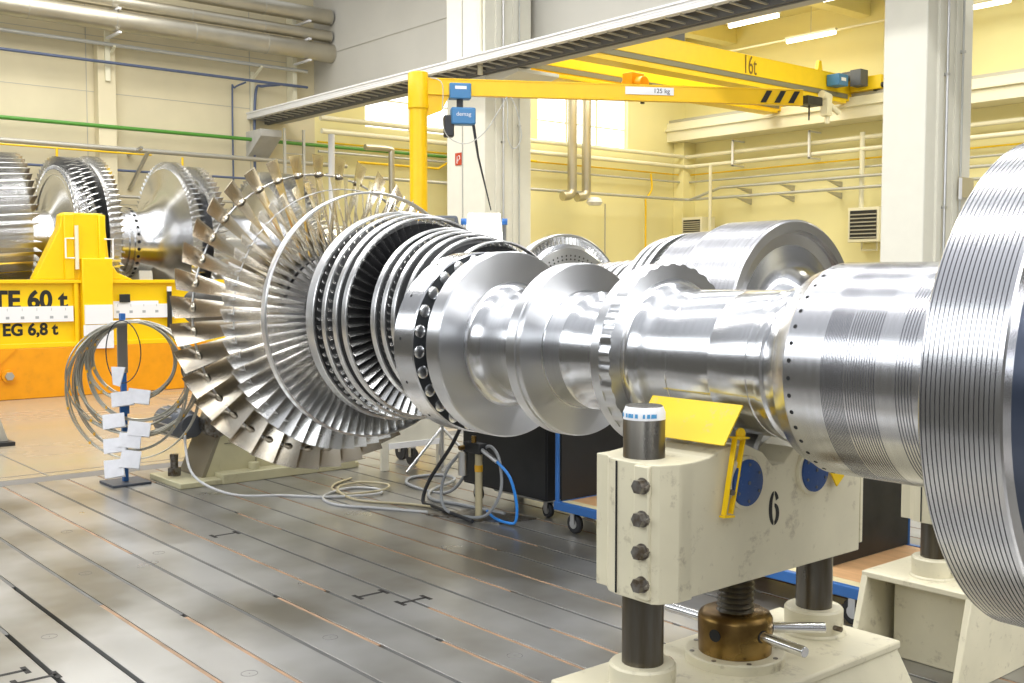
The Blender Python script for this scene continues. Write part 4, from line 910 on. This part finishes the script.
MB().tube([(-21.64, 0, 4.3), (-21.64, 8.6, 4.3)], .018, 8).build('gas_line', M['gas'], o)
for y in (6.75, 9.25): MB().cyl((-21.64, y, 3.9), (-21.64, y, 4.3), .025, 8).build('dropper', M['gas'], o)
for y in (8.35,): 
    mb = MB(); mb.bar((-21.95, y - .1, 3.6), (-21.55, y + .15, 4.36), .07, .05); mb.bar((-21.98, y - .1, 4.3), (-21.5, y, 4.42), .06, .05); mb.build('strut', M['zinc'], o)
pipe('service_pipe', [(-21.8, 0, 3.97), (-21.8, 12, 3.97)], .025, M['blue_pipe'], 'lower blue pipe just above the far rotor')
pipe('pipe_manifold', [(-21.8, 7.9, 3.45), (-21.8, 10.8, 3.45)], .03, M['gutter'], 'short horizontal conduit between the far rotor discs')
# ladder and stub pipes under the runway beam end
ld = thing('wall_ladder', 'narrow grey ladder hanging below the runway beam end', 'ladder', (-20.6, 11.4, 3))
for y in (11.05, 11.5): MB().box(-20.65, -20.6, y - .025, y + .025, 2.6, 4.95).build('stile', M['zinc'], ld)
for k in range(8): MB().cyl((-20.62, 11.05, 2.75 + k * .28), (-20.62, 11.5, 2.75 + k * .28), .014, 8).build('rung', M['zinc'], ld)
pipe('vent_pipe', [(-20.5, 12.1, 2.9), (-20.5, 12.1, 4.9)], .07, M['white'], 'short white upright pipe right of the ladder')
pipe('vent_pipe', smoothpath([(-20.9, 13.2, 2.9), (-20.9, 13.7, 2.9), (-20.9, 13.9, 2.9), (-20.9, 13.9, 3.4), (-20.9, 13.9, 4.6), (-20.9, 13.85, 4.75), (-20.9, 13.2, 4.75)], 4), .07, M['lagging'], 'bent steel-clad pipe above the big blades')
# pipes of the far bay: they run along the end wall, turn the corner and follow the side wall
def bay(z, r, m, label, off=.35, y0=12.5, x1=3.5, nm='heating_pipe'):
    return pipe(nm, [(-22 + off, y0, z), (-22 + off, 25.24 - off - .12, z), (-22 + off + .12, 25.24 - off, z), (x1, 25.24 - off, z)], r, m, label)
bay(5.42, .06, M['pipe_pale'], 'topmost cream heating pipe of the far bay'); bay(5.12, .06, M['pipe_pale'], 'second cream heating pipe of the far bay', .4)
bay(4.9, .022, M['gas'], 'thin yellow gas pipe of the far bay', .2, nm='gas_pipe'); bay(4.68, .03, M['pipe_grey'], 'thin grey pipe below the yellow gas pipe', .25, nm='service_pipe')
bay(4.13, .04, M['pipe_grey'], 'lowest grey pipe of the far bay on small brackets', .6, nm='service_pipe')
pipe('service_pipe', [(-21.2, 24.6, 4.13), (-20.2, 24.7, 4.42), (3.5, 24.7, 4.42)], .04, M['pipe_grey'], 'grey pipe rising in the corner above the lowest one')
pipe('gas_pipe', smoothpath([(-21.7, 23.4, 4.85), (-21.7, 23.45, 4.4), (-21.7, 23.2, 4.1), (-21.7, 23.2, 3.9), (-21.7, 23.2, 2.5)], 4), .028, M['gas'], 'yellow gas dropper pipe on the far end wall')
pipe('gas_pipe', [(-21.7, 13.5, 4.5), (-21.7, 15.8, 4.5), (-21.7, 16.6, 4.95), (-21.7, 19, 4.9)], .03, M['gas'], 'cranked yellow gas pipe left of the jib mast')
pipe('service_pipe', [(-21.75, 21.6, 2), (-21.75, 21.6, 3.9)], .02, M['gutter'], 'thin upright conduit on the far end wall')
for i, y in enumerate((19.82, 20.34)):
    o = MB().tube(smoothpath([(-21.2, y, 8.99), (-21.2, y, 7.5), (-21.2, y, 4.4), (-21.2, y, 4.15), (-21.2, y - .1, 4.02), (-21.2, y - .35, 3.98)], 5), .125, 20).build('flue_pipe', M['lagging'])
    tag(o, ('left' if i == 0 else 'right') + ' one of the two upright steel flues before the window', 'pipe')
tag(MB().rev([(3.78, 0), (3.78, .16), (3.86, .22), (3.96, .18), (4.0, .08), (4.0, 0)], (-21.1, 20.55, 0), 'Z', 20).build('bulkhead_lamp', M['white']), 'round white lamp under the right upright flue', 'lamp')
for i, (px0, r) in enumerate(((16.5, .28), (17.25, .17))):
    o = MB().tube(smoothpath([(-21.2, px0, 8.99), (-21.2, px0, 7), (-21.2, px0, 3.75), (-21.1, px0 - .05, 3.4), (-20.9, px0 - .2, 3.2), (-20.8, px0 - (.9 if i == 0 else .3), 3.15)], 4), r, 22).build('flue_pipe', M['lagging'])
    tag(o, ('thick' if i == 0 else 'slimmer') + ' steel flue elbow between jib mast and column', 'pipe')
# hangers on the side wall
for i, x in enumerate((-19.8, -17.25)):
    t = thing('pipe_hanger', ('left' if i == 0 else 'right') + ' white hanger holding the two cream pipes on the side wall', 'bracket', (x, 24.8, 5.2))
    MB().box(x - .03, x + .03, 24.72, 24.76, 5.0, 5.75).build('bar', M['white'], t)
    for z in (5.02, 5.72): MB().box(x - .03, x + .03, 24.72, 25.24, z - .02, z + .02).build('arm', M['white'], t)
pipe('down_pipe', [(-15.72, 24.85, 3.63), (-15.72, 24.85, 5.55)], .065, M['pipe_pale'], 'upright cream pipe above the right fan heater')
pipe('down_pipe', [(-20.4, 24.5, 2.2), (-20.4, 24.5, 5.05)], .05, M['pipe_pale'], 'upright cream pipe by the corner fan heater')
for k, x in enumerate((-19.55, -18.1, -16.6, -14.9)):
    for z in (4.37, 4.08):
        t = MB(); t.prism([(x, 24.6, z), (x, 25.24, z), (x, 25.24, z - .16)], (.06, 0, 0)); o = t.build('wall_bracket', M['gutter'])
        tag(o, 'small triangular bracket under the ' + ('upper' if z > 4.2 else 'lower') + ' grey pipe of the side wall', 'bracket', 'brackets under the grey pipes ' + ('upper' if z > 4.2 else 'lower') + ' row')
def heater(x, y, z, w, h, dp, facing, label):
    t = thing('fan_heater', label, 'heater', (x, y, z))
    if facing == 'x':   # louvre looks along +X... mounted on the end wall
        MB().box(x - dp, x, y - w / 2, y + w / 2, z, z + h).build('housing', M['pipe_pale'], t, bevel=.01)
        MB().box(x, x + .01, y - w / 2 + .06, y + w / 2 - .06, z + .08, z + h - .08).build('grille', M['black'], t)
        for k in range(7): MB().box(x + .01, x + .03, y - w / 2 + .06, y + w / 2 - .06, z + .1 + k * (h - .2) / 7, z + .13 + k * (h - .2) / 7).build('louvre', M['gutter'], t)
    else:
        MB().box(x - w / 2, x + w / 2, y - dp, y, z, z + h).build('housing', M['pipe_pale'], t, bevel=.01)
        MB().box(x - w / 2 + .06, x + w / 2 - .06, y - dp - .01, y - dp, z + .08, z + h - .08).build('grille', M['black'], t)
        for k in range(7): MB().box(x - w / 2 + .06, x + w / 2 - .06, y - dp - .03, y - dp - .01, z + .1 + k * (h - .2) / 7, z + .13 + k * (h - .2) / 7).build('louvre', M['gutter'], t)
        mb = MB(); mb.tube([(x - w / 4, y - dp / 2, z), (x - w / 4, y - dp / 2, z - .2), (x + w / 4, y - dp / 2, z - .2), (x + w / 4, y - dp / 2, z)], .03, 8); mb.build('feed_pipe', M['pipe_pale'], t)
heater(-15.5, 25.2, 2.74, .88, .88, .6, 'y', 'cream louvred fan heater on the side wall, left of the right column')
heater(-21.0, 25.0, 2.98, .75, .62, .6, 'y', 'cream louvred fan heater in the corner behind the drum rotor')
# lamps under the far ceiling
for i, (x, y) in enumerate(((-16.55, 21.4), (-16.7, 23.95), (-13.6, 21.0), (-12.4, 24.2))):
    t = thing('tube_lamp', ['bright tube lamp, left one of the upper pair', 'bright tube lamp nearest the yellow crane motor', 'bright tube lamp cut by the top edge of the picture', 'tube lamp hidden behind the right column'][i], 'lamp', (x, y, 8))
    MB().box(x - .75, x + .75, y - .06, y + .06, 8.03, 8.09).build('housing', M['pipe_pale'], t); MB().cyl((x - .72, y, 7.98), (x + .72, y, 7.98), .05, 12).build('tube', M['lamp'], t)
    MB().cyl((x, y, 8.09), (x, y, 9), .01, 6).build('hanger', M['pipe_grey'], t)
pipe('cable_rail', [(-21.9, 24.0, 8.05), (3.5, 24.0, 8.05)], .03, M['pipe_pale'], 'slim cream rail carrying the tube lamps', 'rail')
# fire extinguisher sign on the first column
fs = MB().box(-15.14, -14.96, 11.385, 11.4, 3.76, 3.97).build('fire_sign', M['red']); tag(fs, 'small red fire extinguisher sign on the column beside the jib', 'sign')
mb = MB(); mb.tube([(-15.08, 11.383, 3.79), (-15.08, 11.383, 3.91), (-15.02, 11.383, 3.92), (-15.0, 11.383, 3.87), (-15.06, 11.383, 3.83)], .008, 6); mb.build('pictogram', M['white'], fs)
# paper notice on right column
nt_ = MB().box(-6.37, -6.36, 12.06, 12.4, 2.75, 2.98).build('notice_board', M['cable_tan']); tag(nt_, 'small tan notice on the right column beside the grooved wheel', 'notice')
MB().box(-6.36, -6.355, 12.05, 12.12, 2.72, 2.97).build('slip', M['paper'], nt_)
# flood lamp and its dark neighbour standing behind the bladed rotor
fl = thing('flood_lamp', 'glaring white work lamp on a stand behind the bladed rotor', 'lamp', (-7.87, 6.26, 0))
def fr_(p, a, b): return Vector(p) + rv * a + Vector((0, 0, b))
ctr = (-7.87, 6.25, 2.27)
def slab(mb, c, w0, w1, h, dep, back=0):
    base = Vector(c) + fv * back
    pts = [base + rv * a + Vector((0, 0, b)) for a, b in ((-w0, h), (w0, h), (w1, -h), (-w1, -h))]
    return mb.prism(pts, fv * dep)
slab(MB(), ctr, .145, .175, .135, .03).build('diffuser', M['flood'], fl)
slab(MB(), ctr, .15, .18, .14, .08, .031).build('housing', M['grey'], fl, bevel=.004)
for s_ in (-1, 1):
    p = Vector(ctr) + rv * s_ * .19 + fv * .05 + Vector((0, 0, .06)); MB().cyl(p - rv * .025, p + rv * .025, .03, 12).build('knob', M['blue'], fl)
    MB().bar(p, (ctr[0] + rv.x * s_ * .19 + fv.x * .05, ctr[1] + rv.y * s_ * .19 + fv.y * .05, 1.75), .02, .02).build('yoke', M['zinc'], fl)
MB().bar(Vector((ctr[0], ctr[1], 1.75)) - rv * .2 + fv * .05, Vector((ctr[0], ctr[1], 1.75)) + rv * .2 + fv * .05, .03, .03).build('crossbar', M['zinc'], fl)
MB().cyl((ctr[0] + fv.x * .05, ctr[1] + fv.y * .05, 0), (ctr[0] + fv.x * .05, ctr[1] + fv.y * .05, 1.75), .02, 12).build('pole', M['zinc'], fl)
for k in range(3):
    a = k * 2 * PI / 3; MB().cyl((ctr[0] + fv.x * .05, ctr[1] + fv.y * .05, .4), (ctr[0] + fv.x * .05 + .4 * math.cos(a), ctr[1] + fv.y * .05 + .4 * math.sin(a), .015), .014, 8).build('leg', M['zinc'], fl)
f2 = thing('dark_lamp', 'switched-off grey work lamp left of the glaring one', 'lamp', (-8.25, 6.12, 0))
c2 = (-8.2, 6.0, 2.27)
slab(MB(), c2, .15, .19, .12, .1).build('housing', M['grey'], f2, bevel=.02)
slab(MB(), c2, .125, .16, .095, .005, -.006).build('glass', mat('unlit_glass', (.2, .19, .15), 0, .2), f2)
MB().cyl((c2[0] + fv.x * .05, c2[1] + fv.y * .05, 0), (c2[0] + fv.x * .05, c2[1] + fv.y * .05, 2.16), .02, 12).build('pole', M['zinc'], f2)
for k in range(3):
    a = k * 2 * PI / 3 + .5; MB().cyl((c2[0] + fv.x * .05, c2[1] + fv.y * .05, .4), (c2[0] + fv.x * .05 + .4 * math.cos(a), c2[1] + fv.y * .05 + .4 * math.sin(a), .015), .014, 8).build('leg', M['zinc'], f2)

# ------------------------------------------------------------------ light
wd = bpy.data.worlds.new('world'); SC.world = wd; wd.use_nodes = True
nt = wd.node_tree; bg = nt.nodes['Background']
tc = nt.nodes.new('ShaderNodeTexCoord'); sp = nt.nodes.new('ShaderNodeSeparateXYZ'); cr = nt.nodes.new('ShaderNodeValToRGB')
nt.links.new(tc.outputs['Generated'], sp.inputs[0]); nt.links.new(sp.outputs['Z'], cr.inputs[0]); nt.links.new(cr.outputs[0], bg.inputs['Color'])
cr.color_ramp.elements[0].position = 0; cr.color_ramp.elements[0].color = (.12, .115, .10, 1)
cr.color_ramp.elements[1].position = .8; cr.color_ramp.elements[1].color = (.80, .83, .88, 1)
e = cr.color_ramp.elements.new(.22); e.color = (.22, .22, .22, 1)
bg.inputs['Strength'].default_value = .85
def area(loc, sx, sy, power, rot=(0, 0, 0), col=(1, .99, .97)):
    l = bpy.data.lights.new('hall_light', 'AREA'); l.shape = 'RECTANGLE'; l.size = sx; l.size_y = sy; l.energy = power; l.color = col
    o = bpy.data.objects.new('hall_light', l); COL.objects.link(o); o.location = loc; o.rotation_euler = rot; return o
for y in (1.2, 4.6, 8.6): area((-3, y, 8.2), 26, .5, 600)
area((-17.5, 5, 8.6), 6, 8, 560, col=(1, .97, .9))
area((-6, -3.4, 4.4), 18, 2.2, 470, (math.radians(90), 0, 0), (.93, .97, 1))     # window band of the near side
area((5, 4, 5.2), 2.6, 8, 260, (0, math.radians(90), 0), (.94, .97, 1))        # added lamp behind the camera, brightens the faces turned to +X
for x in (-18, -11, -4): area((x, 19, 8.4), 4, 8, 520, col=(1, .99, .9))
SC.view_settings.view_transform = 'Standard'; SC.view_settings.look = 'None'; SC.view_settings.exposure = .2; SC.view_settings.gamma = 1
SC.view_settings.use_curve_mapping = False
